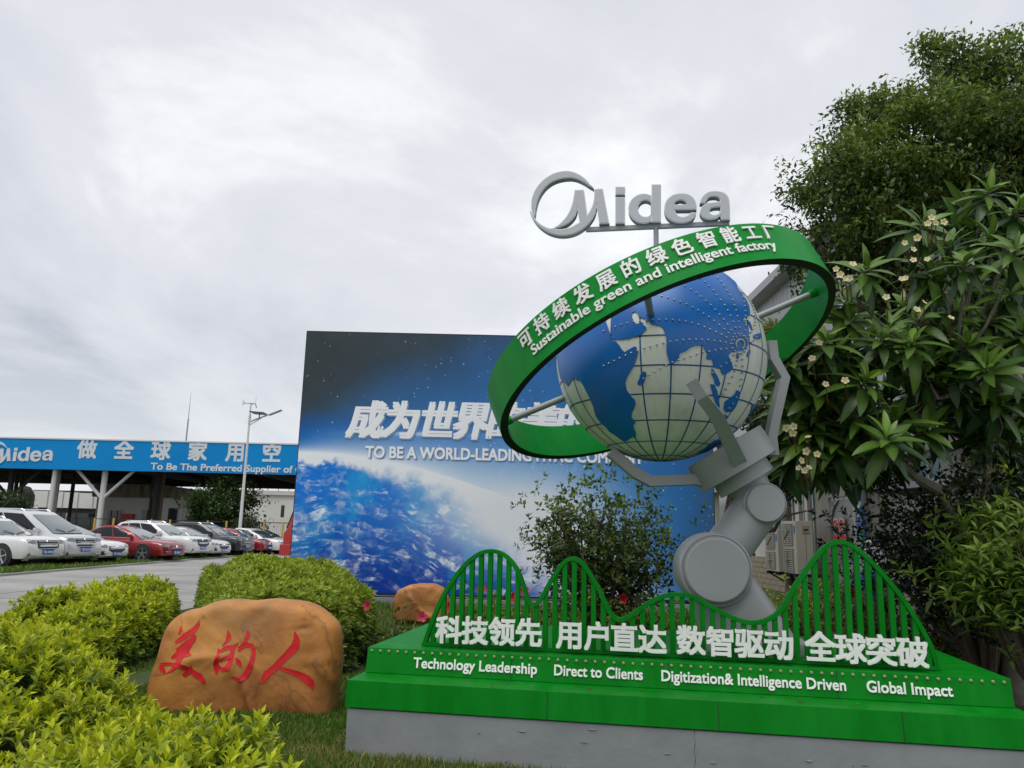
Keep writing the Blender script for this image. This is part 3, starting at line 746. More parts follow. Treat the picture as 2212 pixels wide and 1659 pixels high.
# ---- gripper: wrist tube, collar, palm, three fingers
pc = atY(1580, 991.6, 6.28)
pa_ = (atY(1580 - 51, 991.6 - 79, 6.28) - pc).normalized()
vray = ray(1580, 991.6).normalized(); pa_ = (pa_ - vray * pa_.dot(vray)).normalized()
ps = pa_.cross(vray).normalized()                   # along the palm's width, image right
pf_ = ps.cross(pa_).normalized()
if pf_.y > 0: pf_ = -pf_
MB().lathe(pc - pa_ * .117, pa_, [(0, 0), (0, .335), (.004, .342), (.23, .342), (.234, .335), (.234, 0)], 12 * 4).obj('palm', MT['grey'], gs, smooth=True)
MB().lathe(pc - pa_ * .227, pa_, [(0, 0), (0, .236), (.003, .24), (.111, .24), (.111, 0)], 48).obj('collar', MT['grey'], gs, smooth=True)
wt = pc - pa_ * .22
q = MB(); q.tube([wt, wt.lerp(ms, .55), ms], [.172, .15, .14], 36); q.obj('wrist', MT['grey'], gs, smooth=True)
def finger(cp, widths, side, th=.055):
    """cp = centre line points, width measured across 'side', thickness outward"""
    V_ = []
    for i, p in enumerate(cp):
        t_ = (cp[min(i + 1, len(cp) - 1)] - cp[max(i - 1, 0)]).normalized(); s_ = side; o_ = t_.cross(s_).normalized()
        w_ = widths[i] / 2
        V_ += [p - s_ * w_ - o_ * th / 2, p + s_ * w_ - o_ * th / 2, p + s_ * w_ + o_ * th / 2, p - s_ * w_ + o_ * th / 2]
    F_ = []
    for i in range(len(cp) - 1):
        for k in range(4): F_.append((i * 4 + k, i * 4 + (k + 1) % 4, i * 4 + 4 + (k + 1) % 4, i * 4 + 4 + k))
    F_ += [(3, 2, 1, 0), tuple(range(4 * len(cp) - 4, 4 * len(cp)))]
    q = MB(); q.add(V_, F_); return q.obj('finger', MT['grey'], gs, bevel=.004)
vd = Vector((0, 1, 0))
# right finger: plate seen edge-on to broadside
rp = [atY(x, y, 6.3) for x, y in ((1664, 739), (1668, 776), (1692, 818), (1672, 905), (1664, 945), (1668, 985))]
finger(rp, [.13] * 6, vd, .075)
lp = [atY(x, y, 6.28) for x, y in ((1318, 976), (1372, 1022), (1404, 1040), (1500, 1036), (1530, 1042))]
finger(lp, [.12] * 5, vd, .085)
fp = [atY(1492, 822, 5.30), atY(1514, 856, 5.32), atY(1549, 900, 5.50), atY(1590, 985, 5.90), atY(1598, 1000, 5.98)]
finger(fp, [.085, .085, .095, .11, .11], ps, .065)
bp_ = [pc - pf_ * .30 + pa_ * .0, pc - pf_ * .62 + pa_ * .35, pc - pf_ * .92 + pa_ * .75, pc - pf_ * .86 + pa_ * 1.05]
finger(bp_, [.11] * 4, ps, .065)

# ---- the name sign on its post
SP = Vector((1.2, 6.3, 0))
def sgp(x, y, off=0):
    p = atPlane(x, y, SP, PN); return p - PN * off
def curve_solid(loops, depth, grow=0):
    c = bpy.data.curves.new('outline', 'CURVE'); c.dimensions = '2D'; c.fill_mode = 'BOTH'; c.extrude = depth / 2; c.offset = grow
    for lp_ in loops:
        sp = c.splines.new('POLY'); sp.points.add(len(lp_) - 1); sp.use_cyclic_u = True
        for i, p in enumerate(lp_): sp.points[i].co = (p[0], p[1], 0, 1)
    o = bpy.data.objects.new('outline', c); COL.objects.link(o); bpy.context.view_layer.update()
    me = o.evaluated_get(bpy.context.evaluated_depsgraph_get()).to_mesh()
    v = np.array([tuple(w.co) for w in me.vertices]); f = [tuple(p.vertices) for p in me.polygons]
    o.to_mesh_clear(); bpy.data.objects.remove(o); bpy.data.curves.remove(c)
    return v, f
def uvp(x, y):
    p = sgp(*z1(x, y)) - SP; return (p.dot(PE), p.z)
def spl(pts, k=5):
    """closed smooth curve through points; a point given as (x, y, 1) is a corner"""
    n_ = len(pts); o_ = []
    for i in range(n_):
        p0, p1, p2, p3 = pts[i - 1], pts[i], pts[(i + 1) % n_], pts[(i + 2) % n_]
        P0 = np.array(p0[:2], float); P1 = np.array(p1[:2], float); P2 = np.array(p2[:2], float); P3 = np.array(p3[:2], float)
        m1 = (P2 - P1) if len(p1) > 2 else (P2 - P0) / 2; m2 = (P2 - P1) if len(p2) > 2 else (P3 - P1) / 2
        for j in range(k):
            t_ = j / k; o_.append(tuple((2 * t_**3 - 3 * t_**2 + 1) * P1 + (t_**3 - 2 * t_**2 + t_) * m1 + (-2 * t_**3 + 3 * t_**2) * P2 + (t_**3 - t_**2) * m2))
    return o_
def elp(cx, cy, rx, ry, n_=40, a0=0, a1=360): return [(cx + rx * math.cos(math.radians(a0 + (a1 - a0) * i / n_)), cy + ry * math.sin(math.radians(a0 + (a1 - a0) * i / n_))) for i in range(n_)]
c1 = 1
LOGO = {
 'logo_crescent': [spl([(832, 355, 1), (800, 318), (760, 272), (710, 235), (650, 208), (590, 200), (520, 208), (450, 235), (380, 285), (325, 350), (290, 425), (280, 490), (283, 550), (300, 600, 1), (312, 596, 1), (322, 520), (345, 440), (390, 365), (450, 310), (520, 278), (600, 264), (670, 270), (740, 300), (795, 335)])],
 'logo_letter': [spl([(268, 550, 1), (290, 575), (330, 640), (390, 685), (450, 708), (500, 690), (560, 640), (610, 570), (645, 480), (664, 370, 1), (745, 367, 1), (775, 590, 1), (810, 530), (832, 460), (836, 362, 1), (912, 357, 1), (970, 664, 1), (878, 668, 1), (858, 520, 1), (840, 590), (800, 655), (735, 715), (660, 755), (580, 772), (500, 768), (420, 740), (350, 690), (300, 630), (275, 580)]),
                 spl([(687, 540, 1), (668, 600), (620, 655), (560, 690), (500, 712), (560, 712), (630, 695), (706, 655, 1)])],
}
def clampx(pts, xm): return [(min(x, xm), y) for x, y in pts]
LET = {
 'i': [[(1023, 340), (1108, 342), (1106, 414), (1021, 414)]], 'i2': [[(1021, 432), (1107, 434), (1106, 664), (1021, 664)]],
 'd': [[(1340, 320), (1426, 320), (1425, 655), (1338, 655)] ], 'd2': [clampx(elp(1272, 533, 136, 132, 44), 1341), clampx(elp(1288, 533, 66, 72, 36), 1340.5)],
 'e': [spl([(1738, 545, 1), (1738, 500), (1715, 445), (1665, 408), (1595, 399), (1525, 415), (1470, 465), (1453, 530), (1470, 600), (1525, 648), (1600, 663), (1670, 650), (1715, 615), (1735, 570, 1), (1690, 566, 1), (1665, 590), (1615, 607), (1570, 590), (1545, 548, 1)]), spl([(1540, 500, 1), (1555, 475), (1595, 460), (1635, 472), (1655, 498, 1)])],
 'a': [spl([(1765, 486, 1), (1780, 440), (1830, 392), (1900, 378), (1975, 392), (2015, 430), (2030, 490), (2033, 635, 1), (1955, 635, 1), (1945, 600, 1), (1910, 625), (1850, 633), (1795, 615), (1768, 570), (1780, 520), (1830, 487), (1890, 478), (1945, 470, 1), (1935, 442), (1900, 430), (1850, 437), (1825, 465), (1810, 492, 1)]), spl([(1945, 522, 1), (1945, 560), (1920, 583), (1880, 588), (1855, 570), (1858, 540), (1890, 525)])],
}
sign = link('name_sign', MB().box2((0, 0, 0), (.001, .001, .001)).me('x', None), gs); bpy.data.objects.remove(sign)
def sign_letter(nm, loops, depth=.075, lift=0):
    lv = [[uvp(*p) for p in l_] for l_ in loops]
    v, f = curve_solid(lv, depth)
    me = mesh(nm, [tuple(SP + PE * a + PN * (w + lift) + Vector((0, 0, b_))) for a, b_, w in v], f, [MT['letter_trim'], MT['letter_side']])
    bm = bmesh.new(); bm.from_mesh(me); bmesh.ops.remove_doubles(bm, verts=bm.verts, dist=1e-5); bmesh.ops.recalc_face_normals(bm, faces=bm.faces[:])
    for fc in bm.faces: fc.material_index = 0 if abs(fc.normal.dot(PN)) > .7 else 1
    bm.to_mesh(me); bm.free()
    o = link(nm, me, gs)
    v, f = curve_solid(lv, .004, -.0075)
    link('letter_face', mesh('letter_face', [tuple(SP + PE * a + PN * (w + lift - depth / 2 - .0025) + Vector((0, 0, b_))) for a, b_, w in v], f, MT['letter_grey']), o)
    return o
for nm, lps in LOGO.items(): sign_letter(nm, lps, lift=.003 if nm == 'logo_crescent' else 0)
for nm, lps in LET.items(): sign_letter('letter', lps, lift=.0015 if nm.endswith('2') else 0)
q = MB(); a_ = uvp(760, 690); b_ = uvp(2030, 655)
def sg(u, w, z): return SP + PE * u + PN * w + Vector((0, 0, z))
zr = (a_[1] + b_[1]) / 2; 
q.beam(sg(a_[0], .015, zr), sg(b_[0], .015, zr), .04, .035); q.obj('sign_rail', MT['grey'], gs)
pu = uvp(1380, 690)[0]
q = MB(); q.tube([sg(pu, .015, GC.z + GR - .02), sg(pu, .015, zr - .01)], .022, 14); q.obj('sign_post', MT['grey'], gs, smooth=True)
# ================================================================ CANOPY WITH BLUE FASCIA
CY = 56.0
m_fasc = mat('fascia_blue', (.000, .22, .56), .4, col2=(.000, .25, .62), scale=.25, spec=.2)
m_fwhite = mat('fascia_letter', (.62, .66, .68), .5)
m_under = mat('canopy_steel', (.035, .035, .035), .7)
m_polew = mat('pole_white', (.62, .63, .62), .45)
m_cream = mat('cream_wall', (.60, .59, .54), .85, col2=(.50, .49, .45), scale=.6, stretch=(1, 1, .3))
m_whitew = mat('white_wall', (.70, .70, .66), .85, col2=(.62, .61, .57), scale=.3)
m_stain = mat('stained_parapet', (.10, .08, .055), .9, col2=(.26, .22, .17), scale=2.5, stretch=(1, 1, .25))
m_glass = mat('dark_glass', (.012, .016, .020), .08, spec=.6)
m_yel = mat('yellow_post', (.55, .34, .05), .6)
m_orange = mat('orange_panel', (.50, .12, .03), .6)
cz1 = atY(300, (945 + 963) / 2 - .5, CY).z; cz1 = 7.5; cz0 = 5.33
cx0, cx1 = -52.0, -9.0
can = thing('canopy', 'long canopy over the car park with a bright blue lettered fascia on steel columns', 'canopy', ((cx0 + cx1) / 2, CY + 8, 0))
MB().box2((cx0, CY, cz0), (cx1, CY + .35, cz1)).obj('fascia', m_fasc, can)
MB().box2((cx0, CY - .05, cz1), (cx1, CY + .4, cz1 + .1)).obj('fascia_cap', m_fwhite, can)
MB().box2((cx0, CY + .36, cz0 + .8), (cx1, CY + 19, cz0 + 1.0)).obj('roof_deck', m_under, can)
for i in range(9):
    x = cx0 + 2 + i * 5.1
    q = MB(); q.beam((x, CY + .4, cz0 + .45), (x, CY + 19, cz0 + .45), .2, .5); q.obj('roof_beam', m_under, can)
for i in range(7):
    y = CY + 2.5 + i * 2.7
    q = MB(); q.beam((cx0, y, cz0 + .7), (cx1, y, cz0 + .7), .12, .18); q.obj('purlin', m_under, can)
MB().box2((cx0, CY + 18.8, cz0 - .1), (cx1, CY + 19.1, cz0 + 1.3)).obj('rear_edge', m_under, can)
zq = src(0, 1500, 1.843)
def column(xp, Y, r, m_, y_br=False, sq=False):
    p = atY(xp, 1140, Y); q = MB()
    q.tube([(p.x, Y, -.05), (p.x, Y, cz0 + .45)], r, 12); o = q.obj('column', m_, can, smooth=True)
    if y_br:
        for s_ in (-1, 1):
            q = MB(); q.tube([(p.x, Y, 3.3), (p.x + s_ * 2.4, Y, cz0 + .4)], r * .6, 8); q.obj('brace', m_, can, smooth=True)
column(213, CY + .8, .2, m_polew, True); column(103, CY + .5, .17, m_polew); column(110, CY + 1.2, .2, mat('rusty_column', (.33, .29, .25), .8))
column(10, CY + 3, .2, m_under, True); column(33, CY + 10, .16, m_under); column(22, CY + 12, .16, m_under)
column(146, CY + 12, .16, m_under); column(330, CY + 4, .22, m_under); column(340, CY + 4.5, .2, mat('brown_column', (.17, .13, .10), .8)); column(322, CY + 9, .2, m_under)
# letters
z0s = src(0, 1700, 4.424); z3s = src(600, 1500, 1.843)
glyphs([(c, 0) for c in '做全球家用空调供应商idea'] + [("To Be The Preferred Supplier of Global Home Air Conditioning", 0)])
def fasc(x, y): return atY(x, y, CY)
def flat_text(s, m_, parent, x0, x1_, zb, zs, bold=.026, name='letter'):
    v, f = _G[(s, 0)]; wd = v[:, 0].max() - v[:, 0].min(); a0_ = v[:, 0].min(); sx = (x1_ - x0) / wd
    for iv, jf in islands(v, f):
        vv, ff = letter_solid(iv, jf, bold, .03)
        put_letter(name, vv, ff, m_, parent, lambda a, b_, w: (x0 + (a - a0_) * sx, CY - w * .8, zb + b_ * zs))
cc = [fasc(*z0s(1540, 445)), fasc(*z0s(2140, 450)), fasc(*z3s(72, 565)), fasc(*z3s(345, 570)), fasc(*z3s(622, 577)), fasc(*z3s(897, 582))]
dxs = (cc[5].x - cc[0].x) / 5
for i, c in enumerate('做全球家用空调'):
    v, f = _G[(c, 0)]; cx_ = (v[:, 0].min() + v[:, 0].max()) / 2; vv, ff = letter_solid(v, f, .030, .03)
    xx = cc[0].x + dxs * i; zz = cc[0].z + (cc[5].z - cc[0].z) / 5 * i
    put_letter('letter', vv, ff, m_fwhite, can, lambda a, b_, w: (xx + (a - cx_) * 1.44, CY - w * .8, zz + .06 + (b_ - .36) * 1.44))
ta = fasc(*z0s(1880, 1000)); ta = fasc(*z3s(5, 690)); tb = fasc(*z3s(1050, 715))
v, f = _G[("To Be The Preferred Supplier of Global Home Air Conditioning", 0)]
wd_of = v[:, 0].max() - v[:, 0].min(); sxx = None
# width of "To Be The Preferred Supplier of": scale so that it spans the measured stretch
vs_ = sorted([(iv[:, 0].min(), iv[:, 0].max()) for iv, jf in islands(v, f)])
k_of = 27 if len(vs_) > 27 else len(vs_) - 1
for iv, jf in islands(v, f):
    sxx = (tb.x - ta.x) / (vs_[25][1] - vs_[0][0]); xx = ta.x + (iv[:, 0].mean() - vs_[0][0]) * sxx
    if xx > cx1 - .5: continue
    vv, ff = letter_solid(iv, jf, .024, .03)
    put_letter('letter', vv, ff, m_fwhite, can, lambda a, b_, w: (ta.x + (a - vs_[0][0]) * sxx, CY - w * .8, ta.z - .06 + b_ * sxx * .88))
# emblem on the fascia: same outlines as the big sign, scaled
lx = fasc(*z0s(145, 640)); 
def fl_map(x, y):   # from sign drawing units to fascia metres
    return (lx.x + (x - 900) * .00282, lx.z + (668 - y) * .00300)
for nm, lps in list(LOGO.items()):
    v, f = curve_solid([[fl_map(*p) for p in l_] for l_ in lps], .05)
    link('emblem', mesh('emblem', [(a, CY - .03 + w - (.01 if nm == 'logo_letter' else 0), b_) for a, b_, w in v], f, m_fwhite), can)
for nm, lps in list(LET.items()):
    v, f = curve_solid([[fl_map(*p) for p in l_] for l_ in lps], .05)
    link('letter', mesh('letter', [(a, CY - .03 + w - (.01 if nm[-1] == '2' else 0), b_) for a, b_, w in v], f, m_fwhite), can)

# ================================================================ BUILDINGS BEHIND THE CANOPY
def facade(name, label, x0, x1, y0, y1, h, m_, parap=None):
    t = thing(name, label, 'building', ((x0 + x1) / 2, (y0 + y1) / 2, 0))
    MB().box2((x0, y0, -.1), (x1, y1, h)).obj('wall', m_, t)
    if parap: MB().box2((x0 - .3, y0 - .3, h), (x1 + .3, y1 + .3, h + parap[0])).obj('parapet', parap[1], t)
    return t
Y1 = 66.0
pa1 = atY(213, 1050, Y1); pb1 = atY(350, 1055, Y1)
hut = facade('pump_house', 'small cream building with a stained dark parapet behind the canopy', pa1.x, pb1.x, Y1, Y1 + 9, pa1.z - .9, m_cream, (1.1, m_stain))
def pane_at(t, xa, xb, ya, yb, Y, nbar=4, nm='window', mm=None):
    a = atY(xa, ya, Y); b_ = atY(xb, yb, Y)
    f_ = MB().box2((a.x - .06, Y - .08, b_.z - .06), (b_.x + .06, Y - .004, a.z + .06)).obj(nm, mm or MT['grey'], t)
    MB().box2((a.x, Y - .1, b_.z), (b_.x, Y - .085, a.z)).obj('pane', m_glass, f_)
    for k in range(nbar):
        x = a.x + (b_.x - a.x) * (k + .5) / nbar
        MB().box2((x - .03, Y - .14, b_.z), (x + .03, Y - .105, a.z)).obj('bar', MT['darkmetal'], f_)
    return f_
pane_at(hut, 236, 258, 1103, 1140, Y1, 2, 'door')
pane_at(hut, 309, 327, 1103, 1140, Y1, 1, 'door')
a = atY(266, 1110, Y1); b_ = atY(288, 1140, Y1); MB().box2((a.x, Y1 - .3, 0), (b_.x, Y1 - .01, a.z)).obj('hose_cabinet', mat('red_cabinet', (.45, .02, .02), .5), hut)
# right wing of the hut in front
pa2 = atY(341, 1055, 63); pb2 = atY(398, 1058, 63)
wing = facade('pump_house', 'pale grey annex wall with a barred window and brackets beside the dark round tree', pa2.x, pb2.x, 63, 64.5, pa2.z - .75, m_whitew, (.8, m_stain))
pane_at(wing, 366, 381, 1098, 1129, 63)
for xq_ in (347, 390):
    c = atY(xq_, 1078, 63); q = MB(); q.beam((c.x, 63, c.z), (c.x, 61.8, c.z), .08, .08); q.beam((c.x, 63, c.z - .6), (c.x, 61.9, c.z), .06, .06); q.obj('bracket', MT['darkmetal'], wing)
# long white building on the left with a raised duct
Y2 = 84.0
a = atY(-250, 1035, Y2); b_ = atY(236, 1066, Y2); c = atY(230, 1095, Y2)
lw = thing('warehouse', 'long white panelled building with pipe work seen under the canopy at left', 'building', ((a.x + b_.x) / 2, Y2 + 5, 0))
n_ = 15
for i in range(n_):
    x0 = a.x + (b_.x - a.x) * i / n_; x1 = a.x + (b_.x - a.x) * (i + 1) / n_; zt = 5.4 - .05 * i
    MB().box2((x0 + .03, Y2, c.z - .2), (x1 - .03, Y2 + .3, zt)).obj('panel', m_whitew, lw)
    MB().box2((x0 - .03, Y2 - .06, c.z - .3), (x0 + .03, Y2 - .01, zt + .05)).obj('joint_cover', MT['grey'], lw)
MB().box2((a.x, Y2 + .3, 0), (b_.x - .05, Y2 + 10, 5.0)).obj('wall', m_under, lw)
for i in range(10):
    x = a.x + 8 + i * (b_.x - a.x - 8) / 10
    MB().box2((x, Y2 + .24, .9), (x + 1.5, Y2 + .29, 2.6)).obj('window', m_glass, lw)
q = MB(); p = atY(62, 1082, 78); q.tube([(p.x, 78, p.z - 1.4), (p.x, 78, p.z + .5), (p.x - .3, 78, p.z + .95), (p.x - 1, 78, p.z + 1.1)], .5, 12); q.obj('exhaust_pipe', MT['black'], lw, smooth=True)
q = MB(); p2 = atY(45, 1090, 78); q.tube([(p.x + 1, 78, p.z - .7), (p.x - 4, 78, p.z - .5)], .12, 8); q.tube([(p.x + 4, 78, p.z - 1.1), (p.x + 4, 78, p.z - 2.4)], .1, 8); q.obj('walkway_rail', m_whitew, lw)
# white warehouse on the right, green railing on its roof
Y3 = 92.0
a = atY(462, 1060, Y3); b_ = atY(760, 1062, Y3)
wh = facade('warehouse', 'large plain white warehouse with a green roof railing beyond the parked cars', a.x, b_.x + 8, Y3, Y3 + 20, a.z - .35, m_whitew, (.5, m_cream))
q = MB(); zr_ = a.z + .25
q.beam((a.x, Y3 + .3, zr_ + .95), (b_.x, Y3 + .3, zr_ + .95), .09, .09); q.beam((a.x, Y3 + .3, zr_ + .5), (b_.x, Y3 + .3, zr_ + .5), .06, .06)
for i in range(14): x = a.x + i * (b_.x - a.x) / 13; q.beam((x, Y3 + .3, zr_ - .1), (x, Y3 + .3, zr_ + 1), .07, .07)
q.obj('roof_railing', mat('railing_green', (.04, .20, .10), .6), wh)
# orange and pink blocks far behind
a = atY(388, 1108, 100); b_ = atY(425, 1132, 100)
facade('shed', 'orange steel shed behind the tree', a.x, b_.x, 100, 104, a.z, m_orange)
a = atY(392, 1075, 140); b_ = atY(440, 1090, 140)
fb = facade('apartment_block', 'distant pale pink block rising behind the round tree', a.x, b_.x, 140, 150, a.z, mat('pink_wall', (.42, .33, .29), .9, col2=(.36, .29, .26), scale=.4), (1, m_whitew))
for i in range(4):
    for j in range(3):
        MB().box2((a.x + .6 + i * 1.0, 139.9, a.z - 1.8 - j * 2.2), (a.x + 1.2 + i * 1.0, 139.96, a.z - .8 - j * 2.2)).obj('window', m_glass, fb)
for i, (xx, hh, ww) in enumerate(((120, 1066, 12), (140, 1072, 14), (430, 1062, 10), (470, 1056, 16))):
    a = atY(xx, hh, 230)
    t = facade('tower_block', ['far grey apartment tower left of the white column', 'second far tower beside the grey tower', 'far low tower above the pink block', 'far pale tower above the round tree'][i], a.x, a.x + ww * .25, 230, 236, a.z, mat('far_grey', (.42, .43, .45), .9), (.4, m_cream))
    for j in range(5):
        MB().box2((a.x + .3, 229.9, a.z - 1.6 - j * 3), (a.x + ww * .25 - .3, 229.96, a.z - .6 - j * 3)).obj('window', m_glass, t)
# yellow post fence with mesh
fn = thing('mesh_fence', 'low dark mesh fence with yellow posts behind the parked cars', 'fence', (-24, 52, 0))
for i in range(26):
    x = -40 + i * 1.25
    MB().box2((x - .05, 51.95, -.05), (x + .05, 52.05, 1.9)).obj('post', m_yel if i % 3 else MT['darkmetal'], fn)
q = MB(); q.beam((-40, 52.08, 1.85), (-8.8, 52.08, 1.85), .04, .05); q.beam((-40, 52.08, .25), (-8.8, 52.08, .25), .04, .05); q.obj('rail', MT['darkmetal'], fn)
q = MB()
for i in range(240): x = -40 + i * .13; q.add([(x, 52.1, .25), (x + .012, 52.1, .25), (x + .012, 52.1, 1.85), (x, 52.1, 1.85)], [(0, 1, 2, 3)])
q.obj('mesh_wires', MT['darkmetal'], fn, kind='stuff')
ga = thing('guard_rail', 'white double guard rail behind the silver van', 'railing', (-22, 46, 0))
q = MB(); q.beam((-30, 46, .8), (-16.5, 46, .8), .06, .12); q.obj('upper_rail', m_polew, ga); q = MB(); q.beam((-30, 46, .5), (-16.5, 46, .5), .06, .12); q.obj('lower_rail', m_polew, ga)
for i in range(7): MB().box2((-30 + i * 2.2 - .05, 46.04, -.05), (-30 + i * 2.2 + .05, 46.12, .9)).obj('post', m_polew, ga)

# ================================================================ LAMP POST WITH WIND TURBINE, ANTENNA
LYp = 48.5
lb = atY(514, 1190, LYp); lx_ = lb.x
def lp(x, y): p = atY(x, y, LYp); return p
lamp = thing('street_lamp', 'white street lamp with small wind turbine and solar panel, in front of the canopy', 'street lamp', (lx_, LYp, 0))
topz = lp(537, 905).z
q = MB(); q.tube([(lx_, LYp, -.05), (lx_, LYp, topz * .5), (lx_, LYp, topz + 1.0)], [.115, .085, .05], 14); q.obj('pole', m_polew, lamp, smooth=True)
q = MB(); q.tube([(lx_, LYp, topz - .3), (lx_, LYp, topz + .25)], .08, 12); q.obj('collar', m_polew, lamp, smooth=True)
z9 = src(600, 1500, 1.843)
def w3(x, y): return atY(*z9(x, y), LYp)
tz = w3(750, 222); K = .40; hz_ = tz.z + .12
q = MB(); q.tube([(lx_, LYp, topz + .9), (lx_, LYp, hz_)], .04, 8); q.lathe(Vector((lx_ - .9 * K, LYp, hz_)), (1, 0, 0), [(0, .02), (.3 * K, .05 * K + .02), (.8 * K, .13 * K), (1.2 * K, .18 * K), (1.45 * K, .18 * K), (1.6 * K, .08 * K), (1.62 * K, 0)], 14); q.obj('turbine_body', m_polew, lamp, smooth=True)
q = MB(); tx = lx_ - .9 * K; q.prism([(tx + .1, LYp - .01, hz_), (tx - .22, LYp - .01, hz_ + .20), (tx - .15, LYp - .01, hz_), (tx - .22, LYp - .01, hz_ - .15)], (0, .03, 0)); q.obj('tail_fin', m_polew, lamp)
for k in range(3):
    t_ = math.radians(80 + 120 * k); dv = Vector((0, math.cos(t_), math.sin(t_)))
    q = MB(); hub = Vector((lx_ + .70 * K, LYp, hz_)); q.beam(hub, hub + dv * .40, .015, .05, (1, 0, 0)); q.obj('blade', m_polew, lamp)
a = w3(745, 345); b_ = w3(890, 288)
q = MB(); q.tube([(lx_, LYp, a.z), (b_.x, LYp, b_.z)], [.06, .045], 8); q.obj('arm', m_polew, lamp, smooth=True)
q = MB(); q.tube([(lx_, LYp, w3(745, 372).z), (w3(820, 322).x, LYp, w3(820, 318).z)], .03, 6); q.obj('arm_brace', m_polew, lamp)
c = w3(925, 277); dv = (b_ - a).normalized()
q = MB(); q.beam(c - dv * .42, c + dv * .42, .3, .08); q.obj('lamp_head', MT['grey'], lamp, bevel=.02)
p1 = w3(755, 279); p2 = w3(862, 288)
q = MB(); q.beam((p1.x, LYp - .1, p1.z), (p2.x, LYp - .1, p2.z), 1.1, .05); q.obj('solar_panel', m_glass, lamp)
q = MB(); q.tube([(w3(808, 285).x, LYp, w3(808, 286).z), (w3(808, 285).x, LYp, w3(808, 315).z)], .04, 6); q.obj('panel_stem', MT['grey'], lamp)
an = thing('antenna_mast', 'thin tapering lightning mast rising behind the blue fascia', 'mast', (atY(397, 1000, 100).x, 100, 0))
ax_ = atY(397, 1000, 100).x; 
q = MB(); q.tube([(ax_, 100, 0), (ax_, 100, atY(404, 905, 100).z)], [.13, .09], 12); q.obj('mast', MT['grey'], an, smooth=True)
q = MB(); q.tube([(ax_, 100, atY(404, 905, 100).z), (ax_, 100, atY(407, 845, 100).z)], [.055, .015], 8); q.obj('spike', MT['grey'], an, smooth=True)

# ================================================================ CARS
def paint(n, c, met=.0, c2=None): return mat(n, c, .28, met, coat=.9)
P_W = paint('paint_white', (.70, .71, .70)); P_S = paint('paint_silver', (.60, .61, .62), .35); P_R = paint('paint_red', (.28, .010, .018), .25); P_K = paint('paint_dark', (.022, .026, .034), .3); P_P = paint('paint_pearl', (.62, .63, .62), .15)
m_rim = mat('alloy', (.55, .56, .57), .3, .8); m_trim = mat('black_trim', (.02, .021, .022), .45); m_chrome = mat('chrome', (.75, .76, .77), .12, 1)
m_lampg = mat('headlight_glass', (.16, .18, .20), .08, .6, coat=1); m_plate = mat('plate_blue', (.01, .12, .48), .45); m_tail = mat('tail_light', (.35, .01, .01), .2)
m_cglass = mat('car_glass', (.010, .013, .016), .08, spec=.35); m_chars = mat('plate_white', (.8, .82, .85), .5)
m_wind = mat('windscreen', (.06, .09, .10), .05, spec=.9, coat=.8)
def cat(xs, ys, xq):
    xs = np.array(xs); ys = np.array(ys); m_ = np.gradient(ys, xs); o_ = []
    for x in xq:
        i = int(np.clip(np.searchsorted(xs, x) - 1, 0, len(xs) - 2)); h_ = xs[i + 1] - xs[i]; t_ = (x - xs[i]) / h_
        o_.append((2 * t_**3 - 3 * t_**2 + 1) * ys[i] + (t_**3 - 2 * t_**2 + t_) * h_ * m_[i] + (-2 * t_**3 + 3 * t_**2) * ys[i + 1] + (t_**3 - t_**2) * h_ * m_[i + 1])
    return np.array(o_)
SPEC = {   # body stations: x, low z, top z, half width ; greenhouse: rear base, rear roof, front roof, front base, roof z
 'sedan': dict(st=[(-2.36, .48, .84, .60), (-2.28, .30, .98, .74), (-1.95, .24, 1.03, .86), (-1.2, .22, .99, .91), (0, .20, .95, .92), (.9, .20, .94, .92), (1.35, .22, .90, .91), (1.9, .23, .86, .90), (2.18, .24, .80, .86), (2.33, .27, .72, .78), (2.40, .32, .62, .66)], gh=(-2.0, -.85, .12, 1.28, 1.42), wx=(-1.42, 1.42), wr=.335),
 'suv': dict(st=[(-2.25, .50, 1.00, .66), (-2.18, .34, 1.10, .80), (-1.9, .28, 1.12, .89), (-1.2, .27, 1.10, .93), (0, .26, 1.08, .93), (.85, .26, 1.08, .93), (1.3, .27, 1.04, .93), (1.85, .28, 1.04, .92), (2.12, .29, .99, .89), (2.27, .32, .88, .82), (2.33, .38, .74, .72)], gh=(-2.2, -1.6, .05, 1.15, 1.64), wx=(-1.35, 1.36), wr=.37),
 'van': dict(st=[(-2.55, .45, 1.1, .80), (-2.50, .33, 1.2, .88), (-2.1, .28, 1.22, .94), (-1, .27, 1.20, .95), (0.2, .26, 1.18, .95), (1.2, .26, 1.14, .95), (1.6, .26, 1.08, .94), (2.0, .27, 1.10, .93), (2.28, .28, 1.05, .90), (2.44, .30, .94, .84), (2.50, .38, .78, .76)], gh=(-2.5, -2.3, .40, 1.85, 1.93), wx=(-1.5, 1.58), wr=.36),
 'hatch': dict(st=[(-2.1, .46, .95, .62), (-2.03, .30, 1.02, .76), (-1.75, .24, 1.04, .86), (-1, .22, .99, .90), (0, .20, .95, .90), (.8, .20, .93, .90), (1.3, .21, .90, .90), (1.8, .22, .86, .89), (2.06, .24, .80, .84), (2.20, .27, .71, .76), (2.27, .33, .60, .64)], gh=(-2.05, -1.25, .05, 1.18, 1.44), wx=(-1.35, 1.37), wr=.33),
}
_car = {}
